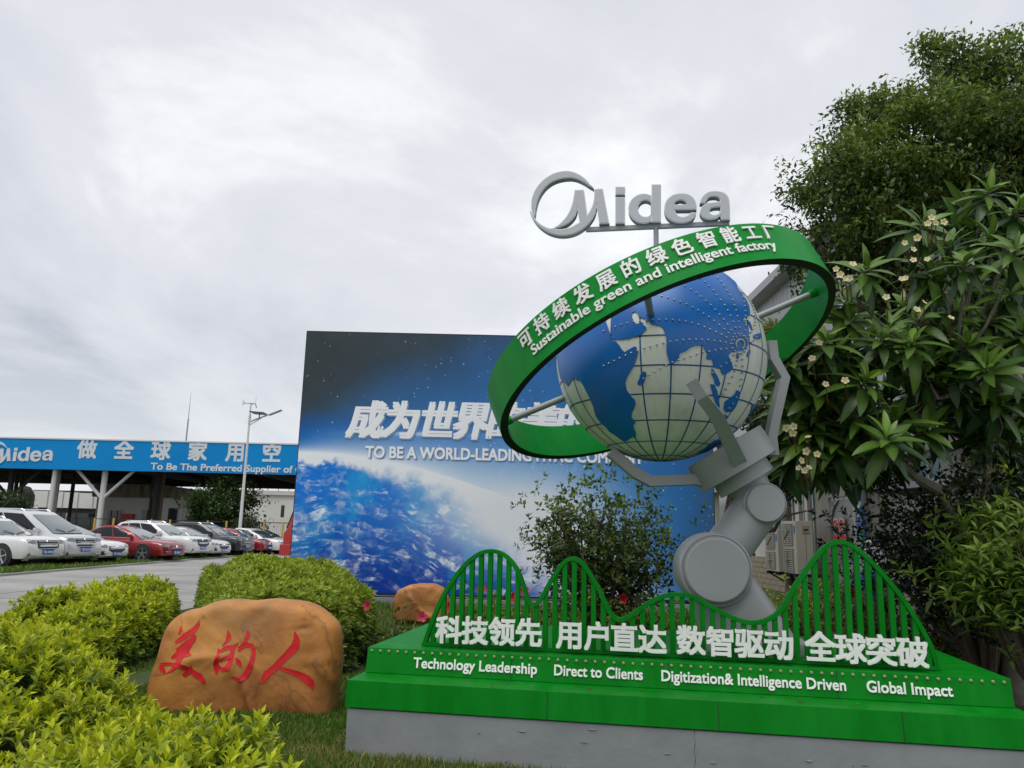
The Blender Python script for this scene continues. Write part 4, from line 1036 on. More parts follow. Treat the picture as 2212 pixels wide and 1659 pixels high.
def car_proto(kind, pm, plate, grille=0, band=None):
    s = SPEC[kind]; st = np.array(s['st']); R0 = thing('parked_car', 'x', 'car')
    xq = np.linspace(st[0, 0], st[-1, 0], 44)
    zl, zt, w = cat(st[:, 0], st[:, 1], xq), cat(st[:, 0], st[:, 2], xq), cat(st[:, 0], st[:, 3], xq)
    wr = s['wr']; rings_ = []
    for x, a, b_, c in zip(xq, zl, zt, w):
        h_ = b_ - a
        sec = [(0, a), (c * .80, a), (c * .95, a + .05 * h_), (c * .985, a + .22 * h_), (c * 1.0, a + .45 * h_), (c * .99, a + .66 * h_), (c * .985, a + .80 * h_), (c * .95, a + .90 * h_), (c * .86, a + .965 * h_), (c * .5, b_ + .012), (0, b_ + .02)]
        rings_.append([(x, -y, z) for y, z in sec] + [(x, y, z) for y, z in sec[::-1]][1:-1])
    n_ = len(rings_[0]); V_ = [p for r_ in rings_ for p in r_]
    F_ = [(i * n_ + k, i * n_ + (k + 1) % n_, (i + 1) * n_ + (k + 1) % n_, (i + 1) * n_ + k) for i in range(len(rings_) - 1) for k in range(n_)]
    F_ += [tuple(range(n_))[::-1], tuple(range((len(rings_) - 1) * n_, len(rings_) * n_))]
    q = MB(); q.add(V_, F_); body = q.obj('body', pm, R0)
    bo = body; bo.data.polygons.foreach_set('use_smooth', [True] * len(bo.data.polygons)); autosmooth(bo.data, 50)
    # cabin
    rb_, rr_, rf_, fb_, zr = s['gh']; wb = st[:, 3].max() * .93; wt = wb * .78
    def zt_at(x): return float(np.interp(x, xq, zt)) - .02
    lv = []
    for t_ in (0, .35, .7, .9, 1.0):
        xr = rb_ + (rr_ - rb_) * t_ ** .9; xf = fb_ + (rf_ - fb_) * t_ ** .92; ww = wb + (wt - wb) * t_ ** 1.3
        zz0 = (zt_at(rb_) , zt_at(fb_)); base = .5 * (zz0[0] + zz0[1])
        k_ = 1.0 if t_ < 1 else .80
        row = []
        for u in np.linspace(0, 1, 13):
            x = xr + (xf - xr) * u; z = base + (zr - base) * t_ + ((.085 * math.sin(math.pi * u) - .035) * (t_ ** 3)) - (0 if t_ > .8 else 0)
            if t_ == 0: z = float(np.interp(x, xq, zt)) - .05
            row.append((x, ww * (1 - .10 * abs(2 * u - 1) ** 3), z))
        lv.append(row)
    V_ = []; 
    for row in lv: V_ += [(x, -y, z) for x, y, z in row] + [(x, y, z) for x, y, z in row[::-1]]
    n_ = 26; F_ = [(i * n_ + k, i * n_ + (k + 1) % n_, (i + 1) * n_ + (k + 1) % n_, (i + 1) * n_ + k) for i in range(len(lv) - 1) for k in range(n_)]
    tb_ = (len(lv) - 1) * n_
    for k in range(12): F_.append((tb_ + k, tb_ + k + 1, tb_ + 24 - k, tb_ + 25 - k))
    q = MB(); q.add(V_, F_); cab = q.obj('roof', pm, R0); autosmooth(cab.data, 42)
    # glass, set a little proud of the cabin skin
    L0, L1 = np.array(lv[0]), np.array(lv[3])
    base = float(np.mean([zt_at(rb_), zt_at(fb_)]))
    def side(u, t_, sgn_, out=.008):
        rows = np.array([np.array(r_)[:, :] for r_ in lv]); tt = [0, .35, .7, .9, 1.0]
        pr = np.array([[np.interp(u, np.linspace(0, 1, 13), r_[:, k]) for k in range(3)] for r_ in rows])
        p = [np.interp(t_, tt, pr[:, k]) for k in range(3)]; return Vector((p[0], sgn_ * (p[1] + out), p[2]))
    for sg_ in (-1, 1):
        for (ua, ub_) in ((.10, .30), (.32, .60), (.62, .90)) if kind != 'hatch' else ((.12, .3), (.32, .60), (.62, .90)):
            q = MB(); g_ = []
            nU, nT = 5, 5
            for i in range(nU + 1):
                for j in range(nT + 1):
                    t_ = .16 + (.86 - .16) * j / nT
                    uu = ua + (ub_ - ua) * i / nU
                    g_.append(side(uu, t_, sg_, .010))
            q.add(g_, [(i * (nT + 1) + j, (i + 1) * (nT + 1) + j, (i + 1) * (nT + 1) + j + 1, i * (nT + 1) + j + 1) for i in range(nU) for j in range(nT)])
            q.obj('side_window', m_cglass, R0, smooth=True)
            q = MB(); q.tube([side(ua + (ub_ - ua) * i / 4, .10, sg_, .012) for i in range(5)], .010, 5); q.obj('chrome_strip', m_chrome, R0)
    for (u_, nm_, m_, sx_) in ((1.0, 'windscreen', m_wind, 1), (0.0, 'rear_window', m_cglass, -1)):
        g_ = []; nT = 6
        for j in range(nT + 1):
            t_ = .10 + .76 * j / nT; a = side(u_, t_, 1, 0)
            for k in range(9):
                y = -1 + 2 * k / 8; g_.append(Vector((a.x + sx_ * (.028 + .03 * (1 - y * y)), y * a.y * .93, a.z + .005)))
        q = MB(); q.add(g_, [(j * 9 + k, j * 9 + k + 1, (j + 1) * 9 + k + 1, (j + 1) * 9 + k) for j in range(nT) for k in range(8)]); q.obj(nm_, m_, R0, smooth=True)
    W_ = st[:, 3].max()
    for x in s['wx']:
        for sg_ in (-1, 1):
            ww = float(np.interp(x, xq, w))
            q = MB(); q.lathe((x, sg_ * (ww - .25), wr + .02), (0, sg_, 0), [(0, wr + .055), (.245, wr + .055), (.252, wr + .045), (.252, 0)], 28); q.obj('wheel_arch', m_trim, R0, smooth=True)
            q = MB(); q.lathe((x, sg_ * (ww - .19), wr), (0, sg_, 0), [(0, wr * .6), (0, wr * .92), (.02, wr * .99), (.05, wr), (.17, wr), (.20, wr * .97), (.215, wr * .88), (.215, wr * .70), (.16, wr * .68), (.16, 0)], 32); wl = q.obj('wheel', MT['black'], R0, smooth=True)
            q = MB(); cy_ = sg_ * (ww - .19 + .185)
            for k in range(5):
                t_ = 2 * math.pi * k / 5 + .3; d_ = Vector((math.cos(t_), 0, math.sin(t_))); q.beam(Vector((x, cy_, wr)) + d_ * .03, Vector((x, cy_ + sg_ * .02, wr)) + d_ * wr * .72, .05, .02, (0, 1, 0))
            q.lathe((x, cy_ - sg_ * .01, wr), (0, sg_, 0), [(0, .06), (.03, .05), (.035, 0)], 12)
            q.lathe((x, sg_ * (ww - .19 + .20), wr), (0, sg_, 0), [(0, wr * .66), (0, wr * .72), (.012, wr * .72), (.012, wr * .66)], 28, caps=False)
            q.obj('rim', m_rim, wl)
    # nose: lamps, grille, plate, lower intake
    xf = st[-1, 0]
    def nose(y, z):   # x of body skin at height z, side y near the nose
        best = 0
        for x in np.linspace(xf - .02, xf - .9, 60):
            a = float(np.interp(x, xq, zl)); b_ = float(np.interp(x, xq, zt)); c = float(np.interp(x, xq, w))
            h_ = b_ - a; prof = np.interp((z - a) / max(h_, .01), [0, .05, .22, .45, .8, .9, .965, 1], [.8, .95, .985, 1, .985, .95, .86, .5])
            if abs(y) < c * prof and a < z < b_ + .01: return x
        return xf - .9
    def patch(name, m_, ys, zs, out, par=R0):
        g_ = [[Vector((nose(y, z) + out, y, z)) for z in zs(y)] for y in ys]
        q = MB(); k_ = len(g_[0]); vv = [p for r_ in g_ for p in r_]
        vv2 = [p + Vector((-.05, 0, 0)) for p in vv]; n1_ = len(vv)
        ff = [(i * k_ + j, (i + 1) * k_ + j, (i + 1) * k_ + j + 1, i * k_ + j + 1) for i in range(len(g_) - 1) for j in range(k_ - 1)]
        q.add(vv + vv2, ff + [tuple(v_ + n1_ for v_ in f_[::-1]) for f_ in ff]); return q.obj(name, m_, par, smooth=True)
    zh = float(np.interp(xf - .35, xq, zt)) - .11
    for sg_ in (-1, 1):
        patch('headlight', m_lampg, [sg_ * y for y in np.linspace(.50, W_ * .93, 7)], lambda y: np.linspace(zh - .13 + .14 * (abs(y) - .5), zh + .01 + .05 * (abs(y) - .5), 4), .018)
        patch('fog_light', m_trim, [sg_ * y for y in np.linspace(.52, W_ * .86, 5)], lambda y: np.linspace(.36, .50, 3), .015)
        q = MB(); q.tube([(nose(sg_ * y, .43) + .03, sg_ * y, .43) for y in np.linspace(.54, W_ * .80, 4)], .012, 5); q.obj('fog_light_trim', m_chrome, R0)
    gz0, gz1 = (zh - .34, zh + .0) if kind in ('suv', 'van') else (zh - .30, zh - .05)
    patch('grille', m_trim, np.linspace(-.47, .47, 7), lambda y: np.linspace(gz0 + .10 * (abs(y) / .47) ** 3, gz1, 4), .022)
    for k in range(4 if grille else 1):
        z = gz0 + (gz1 - gz0) * (k + .7) / (4.2 if grille else 1.2)
        q = MB(); q.tube([(nose(y, z) + .03, y, z) for y in np.linspace(-.42, .42, 7)], .011, 5); q.obj('grille_bar', m_chrome, R0)
    q = MB(); q.lathe((nose(0, gz1 - .04) + .02, 0, gz1 - .05), (1, 0, 0), [(0, .055), (.02, .05), (.025, 0)], 14); q.obj('badge', m_chrome, R0)
    patch('lower_intake', m_trim, np.linspace(-.50, .50, 7), lambda y: np.linspace(.30 if kind != 'suv' else .36, .42, 3), .012)
    zp = gz0 - .05 if kind != 'sedan' else gz0 - .04; xp = nose(0, zp) + .045
    pl_ = MB().box((xp, 0, zp), (.012, .46, .15)).obj('number_plate', m_plate, R0)
    glyphs([(plate, 0)])
    v, f = _G[(plate, 0)]; wd = v[:, 0].max() - v[:, 0].min(); v_, f_ = letter_solid(v, f, .01, .006)
    link('plate_lettering', mesh('plate_lettering', [(xp + .007 + p[2], -.20 + (p[0] - v[:, 0].min()) * .40 / wd, zp - .04 + p[1] * .115) for p in v_], f_, m_chars), pl_)
    for sg_ in (-1, 1):
        a = side(.90, .12, sg_, .02)
        q = MB(); q.box((a.x - .05, a.y + sg_ * .11, a.z + .08), (.13, .22, .14)); q.obj('mirror', pm, R0, bevel=.03)
        for xx in (-.15, -1.05) if kind != 'van' else (.3, -.7):
            q = MB(); ww = float(np.interp(xx, xq, w)); q.box((xx, sg_ * (ww + .004), float(np.interp(xx, xq, zt)) - .20), (.18, .03, .03)); q.obj('door_handle', pm, R0)
        for xx in (.88, -.1, -1.0) if kind != 'van' else (1.2, .2, -.9):
            q = MB(); 
            ww = float(np.interp(xx, xq, w)); a_, b2_ = float(np.interp(xx, xq, zl)), float(np.interp(xx, xq, zt)); h_ = b2_ - a_
            q.tube([(xx, sg_ * (ww * np.interp(k, [0, .05, .22, .45, .66, .8, .9], [.80, .95, .985, 1, .99, .985, .95]) + .001), a_ + h_ * k) for k in (.08, .22, .45, .66, .8, .9)], .005, 4); q.obj('door_gap', m_trim, R0)
        xr_ = st[0, 0]
        q = MB(); q.box((xr_ + .06, sg_ * W_ * .76, zh + .08), (.12, .28, .16)); q.obj('tail_light', m_tail, R0, bevel=.02)
        q = MB(); ww = W_ * .985; q.beam((-1.0, sg_ * ww * .99, zl.min() + .08), (1.0, sg_ * ww * .99, zl.min() + .08), .03, .06); q.obj('sill', m_trim, R0)
    q = MB()
    for k in (-1, 1):
        a = side(1.0, .12, 1, 0); q.tube([(a.x + .05, k * .05 - .1, a.z + .02), (a.x - .10, k * .05 + k * .42, a.z + .13)], .012, 5)
    q.obj('wiper', m_trim, R0)
    if kind in ('suv', 'van'):
        for sg_ in (-1, 1):
            q = MB(); q.tube([(rr_ + .2, sg_ * wt * .86, zr + .0), (rr_ + .3, sg_ * wt * .86, zr + .06), (rf_ - .3, sg_ * wt * .86, zr + .06), (rf_ - .15, sg_ * wt * .86, zr + .0)], .018, 6); q.obj('roof_rail', m_chrome, R0)
    return R0
cars = [  # wheel contact px of the near front wheel, type, paint, label
 ((2, 1227), 'suv', P_W, '粤A 90M61', 1, 'white estate car with black slatted grille, cut off by the left edge'),
 ((93, 1223), 'van', P_S, '粤E 05310', 1, 'silver minivan with upright windows, second from the left edge'),
 ((168, 1218.5), 'sedan', P_W, '粤Y 30J06', 0, 'white saloon mostly hidden between the silver minivan and red saloon'),
 ((307.6, 1213.7), 'sedan', P_R, '粤E 33010', 0, 'dark red saloon in full side view, nearest of the red cars'),
 ((372, 1208.5), 'suv', P_W, '粤X 1A231', 0, 'white crossover with roof rails just behind the nearest red saloon'),
 ((426.6, 1205.6), 'hatch', P_P, '粤E 26H01', 0, 'white hatchback with blue plate, between white crossover and dark crossover'),
 ((478, 1201.8), 'suv', P_K, '粤E 7K512', 1, 'dark blue crossover, the only dark car in the row'),
 ((532, 1198), 'sedan', P_R, '粤E 88201', 0, 'red saloon right of the dark crossover and lamp post'),
 ((572.5, 1197.5), 'sedan', P_W, '粤Y 52K18', 0, 'white saloon at the right end of the front row'),
]
back = [((590, 1190), 'sedan', P_P, 'pearl saloon whose roof shows behind the last white saloon'), ((616, 1188), 'hatch', P_K, 'dark hatchback at far right, partly behind the red lorry')]
for i, (pp, kind, pm, plate, gr, lab) in enumerate(cars):
    o = car_proto(kind, pm, plate, gr); o['label'] = lab; o['group'] = 'cars parked side by side along the road'
    g_ = atZ(*pp, 0); s = SPEC[kind]; rz = math.radians((-11, -12, -10, -9, -10, -9, -10, -8, -9)[i])
    wxx, wy = s['wx'][1], -float(max(t[3] for t in s['st'])) + .1
    off = Matrix.Rotation(rz, 3, 'Z') @ Vector((wxx, wy, 0)); o.location = (g_.x - off.x, g_.y - off.y, 0); o.rotation_euler = (0, 0, rz)
for (pp, kind, pm, lab) in back:
    o = car_proto(kind, pm, '粤E 61B09', 0); o['label'] = lab; o['group'] = 'cars parked side by side along the road'
    g_ = atZ(*pp, 0); g_ = Vector((-14.6 - (.6 if kind == 'hatch' else 0), 49.5 if kind == 'sedan' else 53, 0)); o.location = (g_.x - 1.4, g_.y, 0)

# ================================================================ RED LORRY BEHIND THE BILLBOARD
m_lr = paint('lorry_red', (.42, .012, .012), .1)
TY = 33.0; tx0 = atY(609, 1190, TY).x
lr = thing('lorry', 'red lorry standing on the road, mostly hidden behind the billboard edge', 'lorry', (tx0 + 3, TY + 1.2, 0))
W2 = 2.3
q = MB(); q.prism([(tx0 + .02, TY, .45), (tx0, TY, 1.3), (tx0 + .12, TY, 1.45), (tx0 + .55, TY, 2.75), (tx0 + .8, TY, 2.95), (tx0 + 2.1, TY, 2.95), (tx0 + 2.1, TY, .45)], (0, W2, 0)); q.obj('cab', m_lr, lr, bevel=.05)
q = MB(); q.prism([(tx0 + .10, TY + .12, 1.50), (tx0 + .47, TY + .12, 2.62), (tx0 + .44, TY + .12, 2.64), (tx0 + .07, TY + .12, 1.52)], (0, W2 - .24, 0)); q.obj('windscreen', m_cglass, lr)
q = MB(); q.prism([(tx0 + .32, TY - .01, 1.55), (tx0 + .68, TY - .01, 2.6), (tx0 + 1.5, TY - .01, 2.6), (tx0 + 1.5, TY - .01, 1.55)], (0, .008, 0)); q.obj('side_window', m_cglass, lr)
q = MB(); q.box2((tx0 - .12, TY - .02, .38), (tx0 + .5, TY + W2 + .02, .85)); q.obj('bumper', m_lr, lr, bevel=.04)
for sg_ in (0, W2): 
    q = MB(); q.box((tx0 - .05, TY + sg_ + (-.18 if sg_ == 0 else .18), 2.2), (.1, .16, .5)); q.obj('mirror', m_trim, lr)
    for xx in (1.0, 5.2):
        q = MB(); sg2 = -1 if sg_ == 0 else 1; q.lathe((tx0 + xx, TY + sg_ - sg2 * .3, .48), (0, sg2, 0), [(0, .48), (.25, .48), (.28, .42), (.28, .28), (.2, .26), (.2, 0)], 28); q.obj('wheel', MT['black'], lr, smooth=True)
MB().box2((tx0 + 2.2, TY - .02, .95), (tx0 + 7.5, TY + W2 + .05, 2.85)).obj('cargo_box', m_whitew, lr)
MB().box2((tx0 + .5, TY + .5, .5), (tx0 + 7.4, TY + W2 - .5, .9)).obj('chassis', m_trim, lr)
# ================================================================ FOLIAGE TOOLS
def nrm(a): return a / (np.linalg.norm(a, axis=1, keepdims=True) + 1e-9)
def leaf_geo(P, D, Nn, Ln, Wd, fold=.18, droop=.15):
    """P base, D direction, Nn up normal, 5 vertices and 4 triangles per leaf"""
    D = nrm(D); Sd = nrm(np.cross(D, Nn)); Nn = nrm(np.cross(Sd, D)); Ln = Ln[:, None]; Wd = Wd[:, None]
    v0 = P; m_ = P + D * Ln * .48; l_ = P + D * Ln * .45 - Sd * Wd * .5 + Nn * Wd * fold; r_ = P + D * Ln * .45 + Sd * Wd * .5 + Nn * Wd * fold
    t_ = P + D * Ln - Nn * Ln * droop
    V_ = np.stack([v0, l_, m_, r_, t_], 1).reshape(-1, 3); n_ = len(P); b_ = np.arange(n_)[:, None] * 5
    F_ = np.concatenate([b_ + [0, 2, 1], b_ + [0, 3, 2], b_ + [1, 2, 4], b_ + [2, 3, 4]], 0)
    return V_, F_
def leaf_obj(name, P, D, Nn, Ln, Wd, tint, m, parent=None, kind='stuff', **k):
    V_, F_ = leaf_geo(P, D, Nn, Ln, Wd, **k)
    return link(name, mesh(name, V_, F_, m, tint=np.repeat(tint, 5, 0)), parent, kind)
def rosettes(S_, A_, per, elev0, elev1, spread, Ln0, rng, wr=.42):
    """shoots at S_ with axis A_: per leaves each, spiralling; returns arrays and 0..1 age"""
    n = len(S_); A_ = nrm(A_); R_ = rng.normal(size=(n, 3)); X_ = nrm(np.cross(A_, R_)); Y_ = np.cross(A_, X_)
    Ps, Ds, Ns, Ls, Ws, Gs = [], [], [], [], [], []
    for k in range(per):
        g = k / max(1, per - 1)                    # 0 at tip, 1 at the oldest leaf
        ph = k * 2.399 + rng.random(n) * .7; el = elev0 + (elev1 - elev0) * g + rng.normal(size=n) * .16
        rad = X_ * np.cos(ph)[:, None] + Y_ * np.sin(ph)[:, None]
        D = rad * np.cos(el)[:, None] + A_ * np.sin(el)[:, None]
        Ps.append(S_ - A_ * (spread * g)); Ds.append(D); Ns.append(A_ * np.cos(el)[:, None] - rad * np.sin(el)[:, None])
        L_ = Ln0 * (.55 + .45 * min(1, g * 2 + .15)) * rng.uniform(.8, 1.2, n); Ls.append(L_); Ws.append(L_ * wr * rng.uniform(.85, 1.15, n)); Gs.append(np.full(n, g))
    return [np.concatenate(q) for q in (Ps, Ds, Ns, Ls, Ws, Gs)]
def ramp(a, b_, t): return np.array(a)[None] * (1 - t[:, None]) + np.array(b_)[None] * t[:, None]
def inpoly(P, poly):
    c = np.zeros(len(P), bool); j = len(poly) - 1
    for i in range(len(poly)):
        a, b_ = poly[i], poly[j]
        cond = ((a[1] > P[:, 1]) != (b_[1] > P[:, 1])) & (P[:, 0] < (b_[0] - a[0]) * (P[:, 1] - a[1]) / (b_[1] - a[1] + 1e-12) + a[0])
        c ^= cond; j = i
    return c
def polydist(P, poly):
    d = np.full(len(P), 1e9)
    for i in range(len(poly)):
        a = np.array(poly[i - 1]); b_ = np.array(poly[i]); ab = b_ - a; t_ = np.clip(((P - a) @ ab) / (ab @ ab), 0, 1)
        d = np.minimum(d, np.hypot(*(P - a - t_[:, None] * ab).T))
    return d
_ng = np.random.default_rng(11).random((64, 64))
def vn(x, y, s=1.0):
    x = np.asarray(x) * s + 100; y = np.asarray(y) * s + 100; xi = np.floor(x).astype(int); yi = np.floor(y).astype(int); fx = x - xi; fy = y - yi
    fx = fx * fx * (3 - 2 * fx); fy = fy * fy * (3 - 2 * fy); g = _ng
    return (g[xi % 64, yi % 64] * (1 - fx) + g[(xi + 1) % 64, yi % 64] * fx) * (1 - fy) + (g[xi % 64, (yi + 1) % 64] * (1 - fx) + g[(xi + 1) % 64, (yi + 1) % 64] * fx) * fy

def hedge(name, label, poly, H, dens, Ln0, c_tip, c_old, rng, wr=.42, per=8, elev=(1.25, .15), spread=.07, single=0, edge=.35, hn=.16, dref=4.0, group=None, tipsh=.6):
    poly = np.array(poly, float); lo, hi = poly.min(0), poly.max(0)
    cx_, cy_ = poly.mean(0)
    t = thing(name, label, 'hedge', (cx_, cy_, 0), group)
    def hf(P):
        d_ = np.clip(polydist(P, poly) / edge, 0, 1); return (H + (vn(P[:, 0], P[:, 1], .9) - .5) * hn * 2 + (vn(P[:, 0], P[:, 1], 3) - .5) * hn * .8) * (np.sqrt(np.clip(1 - (1 - d_) ** 2, 0, 1)) * .55 + .45)
    # dark twiggy core
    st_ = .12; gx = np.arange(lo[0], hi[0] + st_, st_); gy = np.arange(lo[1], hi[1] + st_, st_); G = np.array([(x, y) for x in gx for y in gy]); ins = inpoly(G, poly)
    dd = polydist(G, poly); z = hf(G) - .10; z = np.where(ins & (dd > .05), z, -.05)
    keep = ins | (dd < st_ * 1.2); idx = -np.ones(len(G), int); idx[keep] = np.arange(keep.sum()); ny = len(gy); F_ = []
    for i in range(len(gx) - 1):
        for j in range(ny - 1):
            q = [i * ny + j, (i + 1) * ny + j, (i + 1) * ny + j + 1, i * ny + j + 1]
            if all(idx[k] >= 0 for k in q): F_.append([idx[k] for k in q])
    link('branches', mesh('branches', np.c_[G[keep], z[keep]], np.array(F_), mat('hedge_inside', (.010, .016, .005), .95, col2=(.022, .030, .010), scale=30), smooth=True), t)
    n = int((hi[0] - lo[0]) * (hi[1] - lo[1]) * dens); P = lo + rng.random((n, 2)) * (hi - lo); P = P[inpoly(P, poly)]
    dist = np.hypot(P[:, 0], P[:, 1]); P = P[rng.random(len(P)) < np.clip((dref / dist) ** .9, .12, 1)]
    dist = np.hypot(P[:, 0], P[:, 1]); d_ = polydist(P, poly)
    z = hf(P); e_ = 1e-2
    gxn = (hf(P + [e_, 0]) - z) / e_; gyn = (hf(P + [0, e_]) - z) / e_
    A_ = np.c_[-gxn * .5, -gyn * .5, np.ones(len(P))] + rng.normal(size=(len(P), 3)) * .28
    up_ = rng.random(len(P)) ** 2.5 * hn * .9
    S_ = np.c_[P, z + up_ - rng.random(len(P)) * .05]
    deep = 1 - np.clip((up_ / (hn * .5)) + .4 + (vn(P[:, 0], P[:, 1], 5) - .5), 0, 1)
    # wall shoots
    W_ = []; 
    for i in range(len(poly)):
        a, b_ = poly[i - 1], poly[i]; L_ = np.hypot(*(b_ - a)); m_ = int(L_ * dens * .75 * np.clip(dref / np.hypot(*(a + b_) * .5 + 1e-6), .12, 1))
        tt = rng.random(m_); zz = rng.random(m_) ** .8 * H * .95 + .03; nn = np.array([(b_ - a)[1], -(b_ - a)[0]]) / L_
        mid = (a + b_) / 2 + nn * .05; sg_ = -1 if inpoly(mid[None], poly)[0] else 1; nn = nn * sg_
        p_ = a + (b_ - a) * tt[:, None] - nn * .06 * (zz / H)[:, None] ** 3 * 2 + rng.normal(size=(m_, 2)) * .03
        W_.append((np.c_[p_, zz * (.75 + .4 * vn(p_[:, 0], p_[:, 1], 1.2))], np.c_[np.tile(nn, (m_, 1)), np.full(m_, .55)] + rng.normal(size=(m_, 3)) * .3))
    S2 = np.concatenate([w[0] for w in W_]); A2 = np.concatenate([w[1] for w in W_])
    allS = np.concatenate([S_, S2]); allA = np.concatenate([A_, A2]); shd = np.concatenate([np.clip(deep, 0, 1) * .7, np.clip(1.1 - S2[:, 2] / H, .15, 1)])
    sc_ = np.clip(np.hypot(allS[:, 0], allS[:, 1]) / dref, 1, 2.6) ** .55
    o_ = np.argsort(np.hypot(allS[:, 0], allS[:, 1]))
    allS, allA, shd, sc_ = allS[o_], allA[o_], shd[o_], sc_[o_]
    P_, D_, N_, L_, Wd_, G_ = rosettes(allS, allA, per, elev[0], elev[1], spread, Ln0, rng, wr)
    k_ = len(allS); idx = np.tile(np.arange(k_), per); L_ = L_ * sc_[idx]; Wd_ = Wd_ * sc_[idx]
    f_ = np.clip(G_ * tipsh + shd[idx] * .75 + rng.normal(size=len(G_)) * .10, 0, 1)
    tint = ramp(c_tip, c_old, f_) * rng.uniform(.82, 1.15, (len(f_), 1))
    big = np.zeros(len(P_), bool)
    if single:
        c_ = P_ - np.array(EYE); inview = np.abs(c_[:, 0] / c_[:, 1]) < .68; dpx = np.where(inview & (c_[:, 2] / c_[:, 1] > -.36) & (c_[:, 1] > 0), L_ / c_[:, 1], 0)
        big[np.argsort(-dpx)[:single]] = True
        make_single('leaf', P_[big], D_[big], N_[big], L_[big], Wd_[big], f_[big], c_tip, c_old, t)
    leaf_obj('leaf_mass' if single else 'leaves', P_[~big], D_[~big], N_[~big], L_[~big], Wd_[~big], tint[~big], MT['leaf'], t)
    # stems under the shoots nearest the camera
    q = MB()
    for i in range(min(260, k_)):
        s_ = Vector(allS[i]); a_ = Vector(allA[i]).normalized(); q.tube([s_, s_ - a_ * spread, s_ - a_ * (spread + .05) - Vector((0, 0, .10))], [.0016, .003, .004], 4, False)
    q.obj('twigs', MT['twig'], t, kind='stuff')
    return t
def curved_leaf(nm, L_, W_, nseg, curve, m, tint, fold=.12):
    V_ = []; 
    for i in range(nseg + 1):
        u = i / nseg; w_ = W_ * .5 * math.sin(math.pi * min(1, u * .96 + .02) ** .85) ** .8 if 0 < i < nseg else W_ * .03
        a = curve * u; x = L_ * u * math.cos(a * .5); z = -L_ * u * math.sin(a * .5)
        V_ += [(x, -w_, z + w_ * fold * 2), (x, 0, z), (x, w_, z + w_ * fold * 2)]
    F_ = []
    for i in range(nseg):
        for k in range(2): F_.append((i * 3 + k, (i + 1) * 3 + k, (i + 1) * 3 + k + 1, i * 3 + k + 1))
    V_ = np.array(V_); tn = np.tile(np.array(tint), (len(V_), 1)); tn[1::3] *= 1.5                # paler midrib
    return mesh(nm, V_, np.array(F_), m, smooth=True, tint=tn)
def make_single(nm, P, D, N_, L_, W_, f_, c0, c1_, parent, variants=6, mk=None, m='leaf', curve=.35):
    prot = []
    for k in range(variants):
        c = ramp(c0, c1_, np.array([(k + .5) / variants]))[0]; prot.append(curved_leaf('leaf', 1, .42 if mk is None else mk, 4 if mk is None else 6, curve + .12 * (k % 3), MT[m], c))
    off = root_of(parent)
    for i in range(len(P)):
        d = Vector(D[i]).normalized(); s_ = d.cross(Vector(N_[i])).normalized(); u_ = s_.cross(d)
        M = Matrix((d * L_[i], -s_ * (W_[i] / (.42 if mk is None else mk)), u_ * L_[i])).transposed().to_4x4(); M.translation = Vector(P[i])
        o = bpy.data.objects.new(nm, prot[int(np.clip(f_[i] * variants, 0, variants - 1))]); COL.objects.link(o); o.parent = parent; o.matrix_parent_inverse = Matrix.Translation(-off); o.matrix_basis = M
def branch_tree(base, tips, r0_, rng, name, m, parent, trunk_to=None, nseg=5, rt=.006):
    q = MB(); base = Vector(base); tr = Vector(trunk_to) if trunk_to else base
    if trunk_to: q.tube([base, base.lerp(tr, .5) + Vector((.04, 0, 0)), tr], [r0_ * 1.25, r0_, r0_ * .85], 10)
    for tp_ in tips:
        tp_ = Vector(tp_); pts = []
        for i in range(nseg + 1):
            u = i / nseg; p = tr.lerp(tp_, u); p.z = tr.z + (tp_.z - tr.z) * (u ** .75); p += Vector(rng.normal(size=3)) * .03 * (tp_ - tr).length * math.sin(math.pi * u); pts.append(p)
        q.tube(pts, [r0_ * .6 * (1 - i / nseg) + rt for i in range(nseg + 1)], 6, False)
    return q.obj(name, m, parent, smooth=True)

# ================================================================ HEDGES
r1 = np.random.default_rng(21)
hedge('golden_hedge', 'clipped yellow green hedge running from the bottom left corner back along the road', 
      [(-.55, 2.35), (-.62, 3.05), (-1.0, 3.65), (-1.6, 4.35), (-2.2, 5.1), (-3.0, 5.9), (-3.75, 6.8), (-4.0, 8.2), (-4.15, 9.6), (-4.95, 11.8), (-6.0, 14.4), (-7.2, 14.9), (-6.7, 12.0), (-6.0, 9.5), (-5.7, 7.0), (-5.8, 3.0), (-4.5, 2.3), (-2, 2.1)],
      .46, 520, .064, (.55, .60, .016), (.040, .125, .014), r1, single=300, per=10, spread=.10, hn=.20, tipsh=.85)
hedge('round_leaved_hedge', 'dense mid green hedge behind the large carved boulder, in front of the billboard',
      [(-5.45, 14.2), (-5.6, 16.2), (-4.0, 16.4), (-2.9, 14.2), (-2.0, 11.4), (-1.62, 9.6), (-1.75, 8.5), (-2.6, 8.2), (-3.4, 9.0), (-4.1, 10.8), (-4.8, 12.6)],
      .78, 420, .095, (.33, .42, .030), (.040, .095, .016), np.random.default_rng(22), wr=.34, per=10, elev=(1.2, -.1), spread=.05, edge=.6, dref=7, hn=.14, tipsh=.45)

